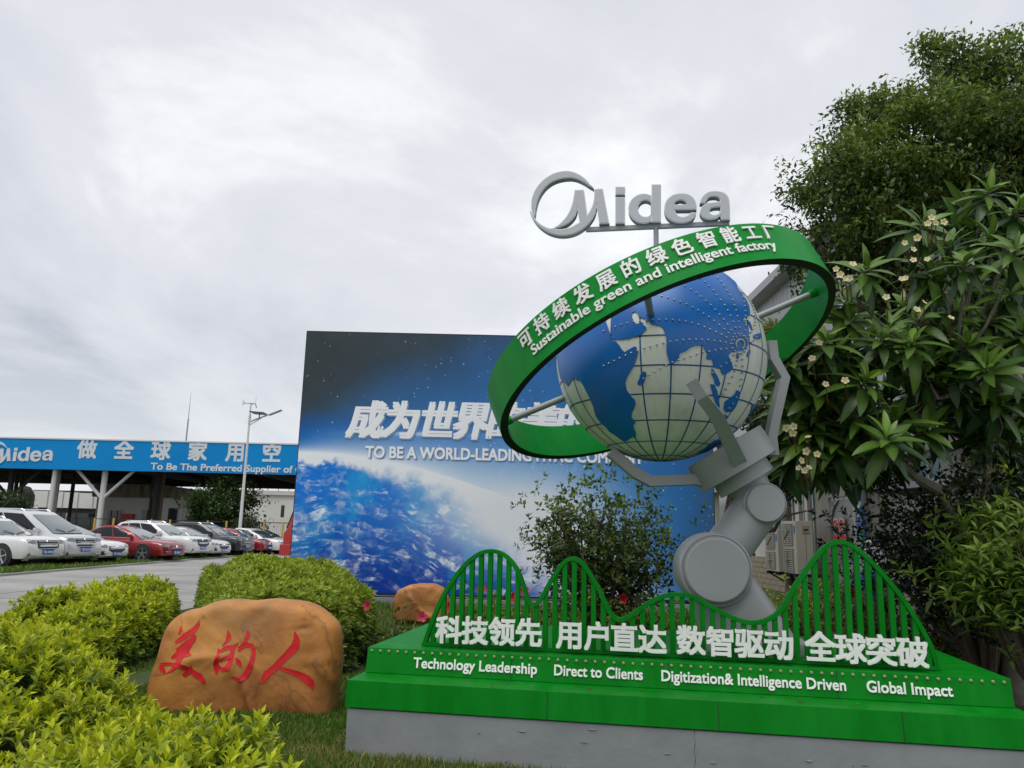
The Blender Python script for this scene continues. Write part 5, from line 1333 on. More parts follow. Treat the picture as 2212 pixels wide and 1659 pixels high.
# ================================================================ BOULDERS
m_rock = mat('orange_boulder', (.62, .265, .052), .6, col2=(.36, .13, .032), scale=1.7, bump=.4, bscale=12, contrast=(.38, .60), detail=10)
def rock_nodes(m):
    t = m.node_tree; b = t.nodes['Principled BSDF']; co = t.nodes['Texture Coordinate']
    base = b.inputs['Base Color'].links[0].from_socket
    n = t.nodes.new('ShaderNodeTexNoise'); n.inputs['Scale'].default_value = 1.3; n.inputs['Detail'].default_value = 9; n.inputs['Distortion'].default_value = .7
    t.links.new(co.outputs['Object'], n.inputs[0])
    def band(lo, hi, col, base, fac=1):
        r = t.nodes.new('ShaderNodeValToRGB'); e_ = r.color_ramp.elements; e_[0].position = lo - .012; e_[0].color = (0, 0, 0, 1); e_[1].position = hi + .012; e_[1].color = (0, 0, 0, 1)
        k = r.color_ramp.elements.new((lo + hi) / 2); k.color = (fac, fac, fac, 1)
        t.links.new(n.outputs[0], r.inputs[0]); mx = t.nodes.new('ShaderNodeMixRGB'); t.links.new(r.outputs[0], mx.inputs[0]); t.links.new(base, mx.inputs[1]); mx.inputs[2].default_value = col; return mx.outputs[0]
    base = band(.50, .515, (.12, .06, .03, 1), base, .5); base = band(.56, .62, (.50, .24, .06, 1), base, .55); base = band(.38, .44, (.46, .21, .06, 1), base, .5)
    n2 = t.nodes.new('ShaderNodeTexNoise'); n2.inputs['Scale'].default_value = .8; n2.inputs['Detail'].default_value = 4; t.links.new(co.outputs['Object'], n2.inputs[0])
    n = n2; base = band(.52, .70, (.24, .14, .06, 1), base, .6)
    t.links.new(base, b.inputs['Base Color'])
rock_nodes(m_rock)
def boulder(nm, label, outline, Y0, thick, parent=None, bulge=.05, seed=1):
    """outline = image points of the front face; layered front to back and roughened"""
    W_ = [atY(x, y, Y0) for x, y in outline]; cx_ = sum(p.x for p in W_) / len(W_); cz_ = sum(p.z for p in W_) / len(W_) * .9
    P2 = smooth_curve([(p.x, p.z) for p in W_] + [(W_[0].x, W_[0].z)], 161, 2)[:-1]
    lay = [(.02, -.03), (.12, -.03), (.25, -.03), (.38, -.03), (.5, -.028), (.62, -.025), (.72, -.02), (.80, -.015), (.87, -.008), (.925, .012), (.965, .045), (.99, .09), (1.01, .16), (1.02, .26), (1.02, .38), (1.0, .62), (.95, .82), (.82, .94), (.6, .99), (.3, 1.0), (.02, 1.0)]
    V_ = []
    for s_, y_ in lay:
        yy = y_ if y_ < 0 else y_ * thick
        for x, z in P2: V_.append((cx_ + (x - cx_) * s_, Y0 + yy, cz_ + (z - cz_) * s_))
    V_ = np.array(V_); n_ = len(P2)
    d_ = (vn(V_[:, 0] * 1.0 + V_[:, 1], V_[:, 2] + V_[:, 1] * .7, 2.2) - .5) * .09 + (vn(V_[:, 0] - V_[:, 1], V_[:, 2], 7) - .5) * .02
    ed_ = np.abs(vn(V_[:, 0] + .3 * V_[:, 2], V_[:, 2], 1.7) - .5); d_ += -.03 * np.exp(-(ed_ / .035) ** 2) + (vn(V_[:, 0], V_[:, 2], 14) - .5) * .010
    V_[:, 1] += d_ * .9; V_[:, 0] += (vn(V_[:, 1] + seed, V_[:, 2], 3) - .5) * .04
    F_ = [(i * n_ + k, i * n_ + (k + 1) % n_, (i + 1) * n_ + (k + 1) % n_, (i + 1) * n_ + k) for i in range(len(lay) - 1) for k in range(n_)] + [tuple(range(n_)), tuple(range((len(lay) - 1) * n_, len(lay) * n_))]
    me = mesh(nm, [tuple(v) for v in V_], F_, m_rock); bm = bmesh.new(); bm.from_mesh(me); bmesh.ops.recalc_face_normals(bm, faces=bm.faces[:])
    for f in bm.faces: f.smooth = True
    bm.to_mesh(me); bm.free()
    o = link(nm, me); o['label'] = label; o['category'] = 'boulder'; return o, me
z6 = src(500, 2300, 2.149)
ol = [z6(*p) for p in ((150, 1000), (170, 880), (235, 720), (270, 570), (310, 460), (350, 408), (420, 350), (500, 316), (600, 300), (680, 264), (760, 236), (860, 226), (940, 236), (1010, 248), (1100, 236), (1200, 226), (1300, 236), (1450, 250), (1550, 275), (1630, 325), (1720, 400), (1775, 460), (1790, 560), (1795, 800), (1770, 1000), (1750, 1150), (1740, 1290), (1200, 1290), (500, 1290), (160, 1250))]
rk, rkm = boulder('carved_boulder', 'large flat orange brown boulder carved with red Chinese characters on the lawn', ol, 6.72, .52)
bvh = BVHTree.FromPolygons([tuple(v.co) for v in rkm.vertices], [tuple(p.vertices) for p in rkm.polygons])
m_red = mat('red_paint_in_carving', (.60, .006, .012), .5, col2=(.72, .02, .03), scale=6)
STR = {'beautiful': [[(480, 440, 6), (476, 480, 18), (460, 512, 10)], [(640, 385, 3), (627, 430, 24), (580, 482, 32), (520, 522, 36), (430, 582, 14)], [(602, 512, 20), (582, 560, 40), (530, 590, 36), (440, 648, 16)],
  [(560, 600, 26), (520, 642, 38), (450, 675, 28), (398, 715, 12)], [(562, 672, 26), (500, 692, 22), (400, 716, 12)], [(590, 530, 22), (555, 590, 30), (510, 650, 28), (470, 720, 28), (440, 780, 26), (400, 820, 14), (360, 845, 4)],
  [(300, 762, 10), (380, 765, 22), (440, 775, 26), (530, 805, 30), (600, 845, 34), (650, 880, 38), (688, 935, 12)], [(303, 775, 18), (318, 810, 36), (345, 845, 10)], [(568, 778, 4), (560, 820, 28), (500, 868, 22)]],
 'of': [[(881, 473, 4), (895, 530, 32), (870, 575, 16), (833, 611, 2)], [(805, 628, 4), (800, 690, 22), (780, 760, 32), (785, 820, 30), (785, 857, 4)], [(815, 660, 16), (870, 625, 26), (930, 622, 24), (976, 580, 2)],
  [(925, 625, 26), (915, 700, 26), (900, 760, 28), (870, 810, 32), (830, 815, 24), (800, 780, 12)], [(810, 740, 14), (900, 700, 22)], [(1045, 483, 14), (1060, 500, 26), (1040, 560, 18), (1010, 610, 24), (973, 655, 14)],
  [(975, 628, 16), (1040, 600, 24), (1090, 605, 26), (1106, 660, 26), (1090, 740, 28), (1065, 810, 34), (1030, 870, 38), (990, 900, 28), (902, 876, 4)], [(944, 712, 8), (975, 745, 34), (996, 788, 10)]],
 'people': [[(1457, 480, 3), (1475, 560, 42), (1460, 620, 52), (1400, 680, 46), (1340, 740, 42), (1280, 800, 38), (1220, 850, 42), (1188, 895, 36), (1186, 932, 8)], [(1305, 780, 10), (1330, 800, 18), (1400, 822, 26), (1480, 850, 36), (1550, 885, 50), (1602, 930, 46), (1612, 984, 6)]]}
for nm_, strokes in STR.items():
    V_ = []; F_ = []
    for si, st_ in enumerate(strokes):
        st_ = np.array(st_, float); d_ = np.r_[0, np.cumsum(np.hypot(*np.diff(st_[:, :2], axis=0).T))]; t_ = np.linspace(0, d_[-1], max(8, int(d_[-1] / 9)))
        q_ = np.stack([np.interp(t_, d_, st_[:, k]) for k in range(3)], 1)
        for _ in range(2): q_[1:-1] = (q_[:-2] + 2 * q_[1:-1] + q_[2:]) / 4
        tg_ = np.gradient(q_[:, :2], axis=0); tg_ /= np.linalg.norm(tg_, axis=1)[:, None] + 1e-9; nn_ = np.stack([-tg_[:, 1], tg_[:, 0]], 1); b0 = len(V_)
        q_[:, 2] *= 1 + .16 * (r1.random(len(q_)) - .5)
        for i in range(len(q_)):
            for s_ in (-.5, 0, .5):
                x, y = q_[i, :2] + nn_[i] * q_[i, 2] * s_ * 1.4; dr = ray(*z6(x, y)).normalized(); h_ = bvh.ray_cast(EYE, dr)
                p = h_[0] if h_[0] is not None else atY(*z6(x, y), 6.7); V_.append(p - dr * ((.004 if s_ else .0015) + .0004 * si))
        for i in range(len(q_) - 1):
            for k in range(2): F_.append((b0 + i * 3 + k, b0 + i * 3 + k + 1, b0 + (i + 1) * 3 + k + 1, b0 + (i + 1) * 3 + k))
    link('carved_character', mesh('carved_character', V_, F_, m_red, smooth=True), rk)
ol2 = [(846, 1330), (845, 1300), (856, 1278), (880, 1266), (905, 1262), (935, 1263), (955, 1272), (966, 1292), (970, 1320), (965, 1345), (850, 1345)]
boulder('boulder', 'smaller smooth orange boulder behind the plinth near the billboard foot', ol2, 13.0, .6, seed=5)

# ================================================================ LAWN
rg = np.random.default_rng(31)
def grass(nm, region, n, h0, excl=(), label=None):
    x0, x1, y0, y1 = region; P = np.c_[rg.uniform(x0, x1, n), rg.uniform(y0, y1, n)]
    keep = np.ones(n, bool)
    for poly in excl: keep &= ~inpoly(P, poly)
    keep &= rg.random(n) < .35 + .9 * vn(P[:, 0], P[:, 1], 3); P = P[keep]; n = len(P)
    h_ = h0 * rg.uniform(.5, 1.3, n) * (.6 + .8 * vn(P[:, 0], P[:, 1], 2)); a = rg.random(n) * 6.28; w = .0032 * (h0 / .05) ** .5 * (1 + (np.hypot(P[:, 0], P[:, 1]) - 5).clip(0) * .12); ln_ = rg.normal(size=(n, 2)) * .35
    b0 = np.c_[P, np.full(n, -.01)]; s_ = np.c_[np.cos(a), np.sin(a), np.zeros(n)] * w[:, None] if hasattr(w, '__len__') else 0
    m_ = b0 + np.c_[ln_ * h_[:, None] * .45, h_ * .6]; t_ = b0 + np.c_[ln_ * h_[:, None] * 1.3, h_]
    V_ = np.stack([b0 - s_, b0 + s_, m_ + s_ * .7, m_ - s_ * .7, t_], 1).reshape(-1, 3); b_ = np.arange(n)[:, None] * 5
    F_ = np.concatenate([b_ + [0, 1, 2], b_ + [0, 2, 3], b_ + [3, 2, 4]], 0)
    dry = np.clip((vn(P[:, 0], P[:, 1], 1.1) - .42) * 2.2, 0, 1) * .55 + rg.random(n) * .35
    near = np.exp(-np.abs((P - np.array(PA)[:2]) @ np.array(PN)[:2]) / .22) * .5
    f_ = (rg.random(n) < np.clip(dry * .35 + near * .8, 0, .8)).astype(float)
    c_ = ramp((.10, .20, .020), (.34, .28, .10), f_) * rg.uniform(.6, 1.25, (n, 1))
    o = link(nm, mesh(nm, V_, F_, MT['leaf'], tint=np.repeat(c_, 5, 0)), kind='stuff'); 
    tag(o, label, 'grass'); return o
PLP = [tuple(loc(x, y, 0))[:2] for x, y in ((-.005, 0.0), (PL, 0.0), (PL, 2.2), (-.005, 2.2))]
grass('grass', (-3.4, -1.0, 3.3, 8.6), 95000, .050, [PLP], 'short green lawn between the hedge, the carved boulder and the plinth')
grass('grass', (-1.2, 3.6, 4.3, 5.75), 42000, .045, [PLP], 'thin straw flecked grass along the front of the plinth')
grass('grass', (-4.5, 6.8, 8.4, 17.5), 60000, .07, [], 'rough grass behind the plinth towards the billboard')
grass('grass', (-18.2, -14.4, 24, 52), 40000, .13, [], 'strip of grass under the noses of the parked cars')

# ================================================================ SHRUBS AND FLOWERS BEHIND THE PLINTH
def flower_mesh(nm, col, colc, rad, n=5, cup=.3, m='leaf', wid=.62):
    V_ = [(0, 0, 0)]; T_ = [colc]; F_ = []
    for k in range(n):
        a = 2 * math.pi * k / n; 
        def pt(r_, da, z): return (r_ * math.cos(a + da), r_ * math.sin(a + da), z)
        b0 = len(V_); V_ += [pt(rad * .18, -.5, .0), pt(rad * .65, -wid, rad * cup * .7), pt(rad, -.28, rad * cup), pt(rad * .98, .30, rad * cup * 1.15), pt(rad * .62, wid, rad * cup * .7), pt(rad * .18, .5, .0), pt(rad * .55, 0, rad * cup * .35)]
        T_ += [colc, col, col, col, col, colc, tuple((a_ + b_) / 2 for a_, b_ in zip(col, colc))]
        F_ += [(0, b0, b0 + 6), (b0, b0 + 1, b0 + 6), (b0 + 1, b0 + 2, b0 + 6), (b0 + 2, b0 + 3, b0 + 6), (b0 + 3, b0 + 4, b0 + 6), (b0 + 4, b0 + 5, b0 + 6), (b0 + 5, 0, b0 + 6)]
    return mesh(nm, np.array(V_), np.array(F_), MT[m], smooth=True, tint=np.array(T_))
hib = flower_mesh('flower', (.62, .015, .035), (.30, .005, .01), .062, cup=.35)
hibp = flower_mesh('flower', (.70, .06, .14), (.40, .01, .03), .062, cup=.35)
def put_flower(me, p, parent, rng, face=(0, -1, .35), sc=1.0):
    o = bpy.data.objects.new('flower', me); COL.objects.link(o); o.parent = parent; o.matrix_parent_inverse = Matrix.Translation(-root_of(parent))
    d = (Vector(face) + Vector(rng.normal(size=3)) * .3).normalized(); o.matrix_basis = Matrix.Translation(Vector(p)) @ d.to_track_quat('Z', 'Y').to_matrix().to_4x4() @ Matrix.Rotation(rng.random() * 6, 4, 'Z') @ Matrix.Scale(sc, 4)
def bush(name, label, base, h, rad, nshoot, leafL, c0, c1_, rng, flowers=(), wr=.5, group=None, lean=.9, nst=14, per=5, low=.25, spread=.10, m='leaf', elev=(1.1, .2), cat='shrub', dark=.4):
    t = thing(name, label, cat, tuple(base), group); base = Vector(base); tips = []
    for i in range(nst):
        a = 2 * math.pi * i / nst + rng.normal() * .3; r_ = rad * rng.uniform(.3, 1) ** .7; tips.append(base + Vector((math.cos(a) * r_, math.sin(a) * r_ * .8, h * rng.uniform(.65, 1.0) * (1 - .25 * (r_ / rad) ** 2))))
    branch_tree(base, tips, .022 * h, rng, 'stems', MT['twig'], t, nseg=6, rt=.003)
    S_, A_ = [], []
    for k in range(nshoot):
        tp_ = tips[rng.integers(nst)]; u = rng.uniform(low, 1) ** .8; p = base.lerp(tp_, u); p.z = base.z + (tp_.z - base.z) * u ** .75
        o_ = Vector(rng.normal(size=3)) * rad * .20 * (.3 + u); p += o_; p.z = max(p.z, base.z + .05)
        S_.append(p); A_.append(Vector(((p.x - base.x) * lean, (p.y - base.y) * lean, h * .4)) + Vector(rng.normal(size=3)) * .25 * h)
    S_, A_ = np.array([tuple(p) for p in S_]), np.array([tuple(a) for a in A_])
    P_, D_, N_, L_, W_, G_ = rosettes(S_, A_, per, elev[0], elev[1], spread, leafL, rng, wr)
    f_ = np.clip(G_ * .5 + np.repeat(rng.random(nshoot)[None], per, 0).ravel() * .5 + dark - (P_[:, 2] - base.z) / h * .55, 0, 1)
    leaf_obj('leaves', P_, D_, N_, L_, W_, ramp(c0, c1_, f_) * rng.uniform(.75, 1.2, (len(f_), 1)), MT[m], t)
    for (fx, fy, me_) in flowers:
        put_flower(me_, atY(fx, fy, base.y - rad * .5), t, rng)
    return t
rs = np.random.default_rng(41)
HC = ((.20, .30, .03), (.030, .065, .014))
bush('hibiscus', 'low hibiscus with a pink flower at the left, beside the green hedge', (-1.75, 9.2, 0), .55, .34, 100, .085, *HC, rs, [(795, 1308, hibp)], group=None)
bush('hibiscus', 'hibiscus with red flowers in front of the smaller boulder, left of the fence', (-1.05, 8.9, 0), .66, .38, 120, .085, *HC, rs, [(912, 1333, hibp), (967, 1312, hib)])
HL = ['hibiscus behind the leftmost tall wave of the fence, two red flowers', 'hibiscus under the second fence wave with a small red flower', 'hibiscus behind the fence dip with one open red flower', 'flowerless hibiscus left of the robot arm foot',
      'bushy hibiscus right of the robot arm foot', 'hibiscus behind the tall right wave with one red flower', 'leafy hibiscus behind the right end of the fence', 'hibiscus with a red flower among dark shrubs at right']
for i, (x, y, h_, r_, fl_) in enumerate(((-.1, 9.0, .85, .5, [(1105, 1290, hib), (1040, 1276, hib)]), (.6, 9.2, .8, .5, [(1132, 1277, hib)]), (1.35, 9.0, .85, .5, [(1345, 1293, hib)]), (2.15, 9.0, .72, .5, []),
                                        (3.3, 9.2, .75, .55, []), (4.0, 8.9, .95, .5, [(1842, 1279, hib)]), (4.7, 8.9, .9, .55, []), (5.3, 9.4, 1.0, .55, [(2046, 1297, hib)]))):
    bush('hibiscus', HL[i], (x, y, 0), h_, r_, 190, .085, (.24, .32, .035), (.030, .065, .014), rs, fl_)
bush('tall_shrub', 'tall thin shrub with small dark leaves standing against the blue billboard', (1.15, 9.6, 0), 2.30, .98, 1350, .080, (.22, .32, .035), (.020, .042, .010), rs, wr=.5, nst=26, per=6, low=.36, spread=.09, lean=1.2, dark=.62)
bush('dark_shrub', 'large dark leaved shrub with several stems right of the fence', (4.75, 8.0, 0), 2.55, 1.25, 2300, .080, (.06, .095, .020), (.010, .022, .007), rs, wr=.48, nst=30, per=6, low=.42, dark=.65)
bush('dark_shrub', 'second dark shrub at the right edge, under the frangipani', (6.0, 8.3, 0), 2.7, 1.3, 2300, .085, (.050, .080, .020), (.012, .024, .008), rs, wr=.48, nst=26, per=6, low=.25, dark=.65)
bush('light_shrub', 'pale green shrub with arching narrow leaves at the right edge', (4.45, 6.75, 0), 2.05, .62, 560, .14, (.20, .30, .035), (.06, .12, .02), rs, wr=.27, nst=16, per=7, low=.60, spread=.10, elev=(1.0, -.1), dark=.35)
bush('low_shrub', 'yellowish low shrub between the robot arm and the air conditioners', (4.6, 12.2, 0), .8, .8, 260, .10, (.30, .36, .04), (.05, .10, .02), rs, per=6)
bush('low_shrub', 'low dark shrub row along the foot of the factory wall', (6.6, 14.5, 0), .9, .9, 260, .10, (.14, .22, .03), (.03, .06, .015), rs, per=6)

# ================================================================ FICUS TREE, top right
def blob_tree(name, label, blobs, Y, ncl, per, leafL, c0, c1_, rng, trunk, r0_, cat='tree', crop=None, depth=1.0, wr=.45):
    C_ = []
    for bx_, by_, br_ in blobs:
        y = Y + rng.uniform(-.6, .6) * depth; p = atY(bx_, by_, y); C_.append((p.x, p.y, p.z, br_ / F_PX * y))
    C_ = np.array(C_); t = thing(name, label, cat, trunk)
    wgt = C_[:, 3] ** 2; wgt /= wgt.sum(); nsub = max(12, ncl // 11); si = rng.choice(len(C_), nsub, p=wgt)
    us = nrm(rng.normal(size=(nsub, 3))); sub = C_[si, :3] + us * (C_[si, 3] * rng.uniform(.55, 1.0, nsub))[:, None] * [1, depth, .95]; sr_ = C_[si, 3] * rng.uniform(.22, .42, nsub); stn = rng.random(nsub)
    idx = rng.choice(nsub, ncl, p=sr_ ** 2 / (sr_ ** 2).sum())
    u = nrm(rng.normal(size=(ncl, 3)) + us[idx] * .5 + [0, 0, .25]); rad = rng.uniform(.35, 1.0, ncl) ** .5 * (1 + .35 * (rng.random(ncl) < .10))
    cen = sub[idx] + u * (sr_[idx] * rad)[:, None]
    if crop: k_ = crop(cen); cen, u = cen[k_], u[k_]
    ncl = len(cen)
    A_ = nrm(u + [0, 0, .55] + rng.normal(size=(ncl, 3)) * .35)                     # twig direction
    twl = leafL * 3.6 * rng.uniform(.5, 1.5, ncl)
    s_ = rng.random((ncl, per)); P_ = (cen[:, None] + A_[:, None] * (s_ * twl[:, None])[..., None] + rng.normal(size=(ncl, per, 3)) * leafL * .85).reshape(-1, 3)
    P_[:, 2] -= (s_ ** 2 * twl[:, None] * .35).ravel()
    D_ = (A_[:, None] * .5 + rng.normal(size=(ncl, per, 3)) * .7 + [0, 0, -.45]).reshape(-1, 3); N_ = nrm(rng.normal(size=(len(P_), 3)) * .5 + [0, 0, 1])
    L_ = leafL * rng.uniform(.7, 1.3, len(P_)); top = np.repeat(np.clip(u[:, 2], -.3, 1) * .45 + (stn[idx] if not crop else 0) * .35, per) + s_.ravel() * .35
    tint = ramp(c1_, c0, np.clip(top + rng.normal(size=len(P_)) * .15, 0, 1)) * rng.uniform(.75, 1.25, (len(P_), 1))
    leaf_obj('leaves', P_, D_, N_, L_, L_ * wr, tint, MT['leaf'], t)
    tips = [tuple(C_[i, :3]) for i in range(len(C_))] + [tuple(c) for c in cen[:40]]
    branch_tree(trunk, tips, r0_, rng, 'branches', MT['bark'], t, trunk_to=(trunk[0], trunk[1], max(1.0, C_[:, 2].min() * .55)), nseg=6, rt=.008)
    tw = MB()
    for i in range(0, min(ncl, 600), 2): tw.tube([Vector(cen[i]) - Vector(A_[i]) * .15, Vector(cen[i]) + Vector(A_[i]) * twl[i]], [.006, .002], 3, False)
    tw.obj('twigs', MT['twig'], t, kind='stuff')
    return t
rf = np.random.default_rng(51)
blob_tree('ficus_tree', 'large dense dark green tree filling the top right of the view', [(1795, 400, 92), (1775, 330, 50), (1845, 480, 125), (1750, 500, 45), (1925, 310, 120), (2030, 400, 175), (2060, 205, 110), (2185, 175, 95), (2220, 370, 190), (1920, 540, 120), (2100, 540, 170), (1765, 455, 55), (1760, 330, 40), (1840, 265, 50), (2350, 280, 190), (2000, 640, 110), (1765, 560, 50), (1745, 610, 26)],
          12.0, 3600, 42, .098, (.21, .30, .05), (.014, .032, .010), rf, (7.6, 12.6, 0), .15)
blob_tree('background_tree', 'dark tree behind the gripper, between the billboard and factory wall', [(1690, 940, 55), (1655, 1010, 34), (1705, 1025, 36), (1660, 880, 35), (1735, 1060, 26), (1760, 1100, 22)], 16.5, 260, 34, .11, (.05, .075, .02), (.012, .022, .008), rf, (5.15, 18.6, 0), .16)
blob_tree('background_tree', 'low leafy tree over the factory eave seen through the ring', [(1655, 725, 26), (1690, 745, 28), (1625, 735, 14), (1745, 640, 18)], 19, 120, 30, .12, (.26, .32, .08), (.05, .09, .02), rf, (7.3, 20.5, 0), .1)
blob_tree('round_tree', 'dark round clipped tree behind the parked cars, left of the lamp post', [(470, 1095, 38), (450, 1115, 30), (505, 1100, 34), (478, 1130, 38), (520, 1125, 28), (440, 1135, 22), (530, 1140, 20)], 57, 420, 34, .26, (.085, .15, .035), (.018, .036, .012), rf, (-20.6, 57, 0), .22)
blob_tree('shrub_clump', 'dark green shrub clump at the left edge behind the silver minivan', [(10, 1090, 22), (45, 1092, 20), (75, 1098, 14), (-20, 1095, 26), (30, 1105, 20)], 50, 200, 30, .2, (.06, .10, .03), (.02, .035, .012), rf, (-33, 50.3, 0), .1)

# ================================================================ FRANGIPANI, right
rp_ = np.random.default_rng(61)
fr = thing('frangipani_tree', 'frangipani tree with long dark leaves and white yellow flowers beside the ring', 'tree', (4.6, 7.7, 0))
za, zb = src(3000, 1050, 1.508), src(3000, 0, 1.508)
WH = [za(*p) for p in ((800, 455), (590, 215), (1060, 190), (1040, 650), (870, 960), (390, 910), (830, 1060), (1440, 345), (1650, 420), (600, 345), (1000, 340), (560, 620), (700, 700), (1310, 490), (740, 470), (1230, 290), (1590, 610), (300, 640), (450, 470), (980, 480), (1200, 620), (1250, 780), (350, 1060), (240, 700), (700, 900), (1100, 60), (1330, 150), (1550, 190), (1180, 430), (930, 560), (1420, 640), (1500, 820), (560, 800), (1050, 1000), (420, 760))] + \
     [zb(*p) for p in ((1440, 1150), (1620, 1260), (1050, 1350), (1450, 1420), (1600, 1500), (700, 1620), (1060, 1600), (1290, 1580), (1200, 1480), (1560, 1370))]
S_, A_ = [], []
for i, (x, y) in enumerate(WH):
    Yd = 6.9 + rp_.uniform(-.45, .45) + (.5 if i % 3 == 2 else 0); p = atY(x, y, Yd); S_.append(tuple(p)); A_.append((rp_.normal() * .35 - .1, -.55 + rp_.normal() * .25, .85))
for i in range(120):                       # the depth of the crown, and what lies right of the frame
    x = rp_.uniform(1700, 2450); y = rp_.uniform(min(900, max(420, 1150 - (x - 1640) * 1.6)), 1010 if x < 2000 else 960); p = atY(x, y, 7.5 + rp_.uniform(0, 1.3)); S_.append(tuple(p)); A_.append((rp_.normal() * .4, -.3 + rp_.normal() * .4, .9))
for i in range(34):
    p = atY(rp_.uniform(1690, 1830), rp_.uniform(720, 980), rp_.uniform(6.9, 7.6)); S_.append(tuple(p)); A_.append((rp_.normal() * .4 - .2, -.4, .8))
S_, A_ = np.array(S_), np.array(A_)
P_, D_, N_, L_, W_, G_ = rosettes(S_, A_, 20, 1.10, -.75, .11, .36, rp_, .275)
f_ = np.clip(G_ * .75 + rp_.normal(size=len(G_)) * .16 + .12, 0, 1)
dy = P_[:, 1]; c_ = P_ - np.array(EYE); pxs = 1106 + F_PX * (c_[:, 0] / c_[:, 1])
rank = np.where((pxs > 1650) & (pxs < 2230), L_ / c_[:, 1] + (P_[:, 1] < 7.35) * .02, 0)
big = np.zeros(len(P_), bool); big[np.argsort(-rank)[:300]] = True
FC = ((.105, .19, .022), (.016, .048, .014))
make_single('leaf', P_[big], D_[big], N_[big], L_[big], W_[big], f_[big], *FC, fr, 6, .255, 'leaf_waxy', .55)
# the rest, same curved shape, joined
u_ = np.linspace(0, 1, 6); D2 = nrm(D_[~big]); Sd = nrm(np.cross(D2, N_[~big])); N2 = np.cross(Sd, D2); Lr, Wr_ = L_[~big][:, None], W_[~big][:, None]; Pr = P_[~big]; cols = []
for k, u in enumerate(u_):
    a = .6 * u; ctr = Pr + D2 * Lr * u * math.cos(a * .5) - N2 * Lr * u * math.sin(a * .5); w_ = Wr_ * .5 * (math.sin(math.pi * min(1, u * .96 + .02) ** .85) ** .8 if 0 < k < 5 else .04)
    cols += [ctr - Sd * w_ + N2 * w_ * .24, ctr, ctr + Sd * w_ + N2 * w_ * .24]
V_ = np.stack(cols, 1).reshape(-1, 3); nb_ = np.arange(len(Pr))[:, None] * 18
F_ = np.concatenate([nb_ + [i * 3 + k, (i + 1) * 3 + k, (i + 1) * 3 + k + 1, i * 3 + k + 1] for i in range(5) for k in range(2)], 0)
tn = np.repeat(ramp(*FC, f_[~big]) * rp_.uniform(.8, 1.2, ((~big).sum(), 1)), 18, 0); tn[1::3] *= 1.5
link('leaf_mass', mesh('leaf_mass', V_, F_, MT['leaf_waxy'], smooth=True, tint=tn), fr, 'stuff')
q = MB(); T0 = Vector((4.95, 7.9, 0)); forks = [Vector((4.6, 7.7, 1.5)), Vector((5.3, 7.9, 1.7)), Vector((4.1, 7.4, 2.0)), Vector((4.8, 7.6, 2.6)), Vector((5.6, 7.8, 2.8)), Vector((3.6, 7.3, 2.35)), Vector((4.3, 7.4, 3.1))]
m_fb = mat('frangipani_bark', (.13, .11, .09), .8, col2=(.19, .17, .14), scale=12, bump=.3)
q.tube([T0, Vector((4.95, 7.85, .5)), Vector((4.9, 7.8, 1.0))], [.13, .11, .10], 12)
for i, f in enumerate(forks): 
    a = Vector((4.9, 7.8, 1.0)) if i < 3 else forks[i - 3] if i < 6 else forks[3]
    q.tube([a, a.lerp(f, .5) + Vector((0, 0, -.05)), f], [.055, .04, .03], 8)
for s_, a_ in zip(S_, A_):
    s_ = Vector(s_); a_ = Vector(a_).normalized(); f = min(forks, key=lambda w: (w - s_).length); e_ = s_ - a_ * .30
    q.tube([f, f.lerp(e_, .6) - Vector((0, 0, .08)), e_, s_ - a_ * .02], [.022, .015, .013, .012], 6)
q.obj('branches', m_fb, fr, smooth=True)
frm = flower_mesh('flower', (.80, .78, .62), (.80, .52, .03), .029, cup=.28, wid=.7)
FL = [za(*p) for p in ((520, 40), (545, 75), (575, 100), (600, 95), (915, 100), (938, 97), (1048, 240), (1005, 285), (415, 485), (455, 735), (573, 713), (220, 1000), (262, 990), (257, 1030), (350, 1055), (308, 1195), (342, 1140), (405, 1157), (295, 1240), (330, 1255), (354, 1238), (375, 580), (148, 670), (1210, 335), (822, 210))] + \
     [zb(*p) for p in ((1095, 1315), (1120, 1345), (1168, 1340), (1072, 1350), (1010, 1435), (933, 1466), (985, 1505), (985, 1570), (1070, 1565), (620, 1595))]
for x, y in FL: put_flower(frm, atY(x, y, 6.35 + rp_.uniform(-.05, .1)), fr, rp_, (-.3, -1, .3), rp_.uniform(.9, 1.25))
q = MB()
for x, y in FL[:30]:
    p = atY(x, y, 6.45); q.tube([p, p + Vector((.10, .2, -.14))], [.004, .006], 4, False)
q.obj('flower_stalks', mat('reddish_stalk', (.16, .05, .03), .7), fr, kind='stuff')

# ================================================================ FACTORY WALL, right
WX = 8.0
def wy(p): return WX * F_PX / (p - 1106) * 1.02
m_clad = mat('pale_cladding', (.50, .52, .53), .5, .3, col2=(.42, .43, .44), scale=.7, stretch=(1, 1, .2))
m_plas = mat('grimy_plaster', (.36, .34, .30), .9, col2=(.27, .25, .22), scale=1.2, stretch=(1, 1, .35))
m_tile = mat('tan_tile', (.33, .27, .19), .8, col2=(.26, .215, .155), scale=2.2)
m_wgl = mat('greenish_window', (.14, .19, .17), .12, spec=.7, col2=(.20, .25, .22), scale=.5)
m_ac = mat('air_conditioner_beige', (.46, .44, .38), .55, col2=(.42, .40, .345), scale=2)
fw = thing('factory_hall', 'grey factory hall with ribbed cladding, windows and a tiled foot along the right side', 'building', (WX + 4, 22, 0))
q = MB(); ys = np.arange(15.0, 34.05, .10); V_ = []
for i, y in enumerate(ys):
    x = WX - (.045 if i % 3 == 1 else 0); V_ += [(x, y, 3.35), (x, y, 8.9)]
q.add(V_, [(2 * i, 2 * i + 2, 2 * i + 3, 2 * i + 1) for i in range(len(ys) - 1)]); q.obj('ribbed_cladding', m_clad, fw)
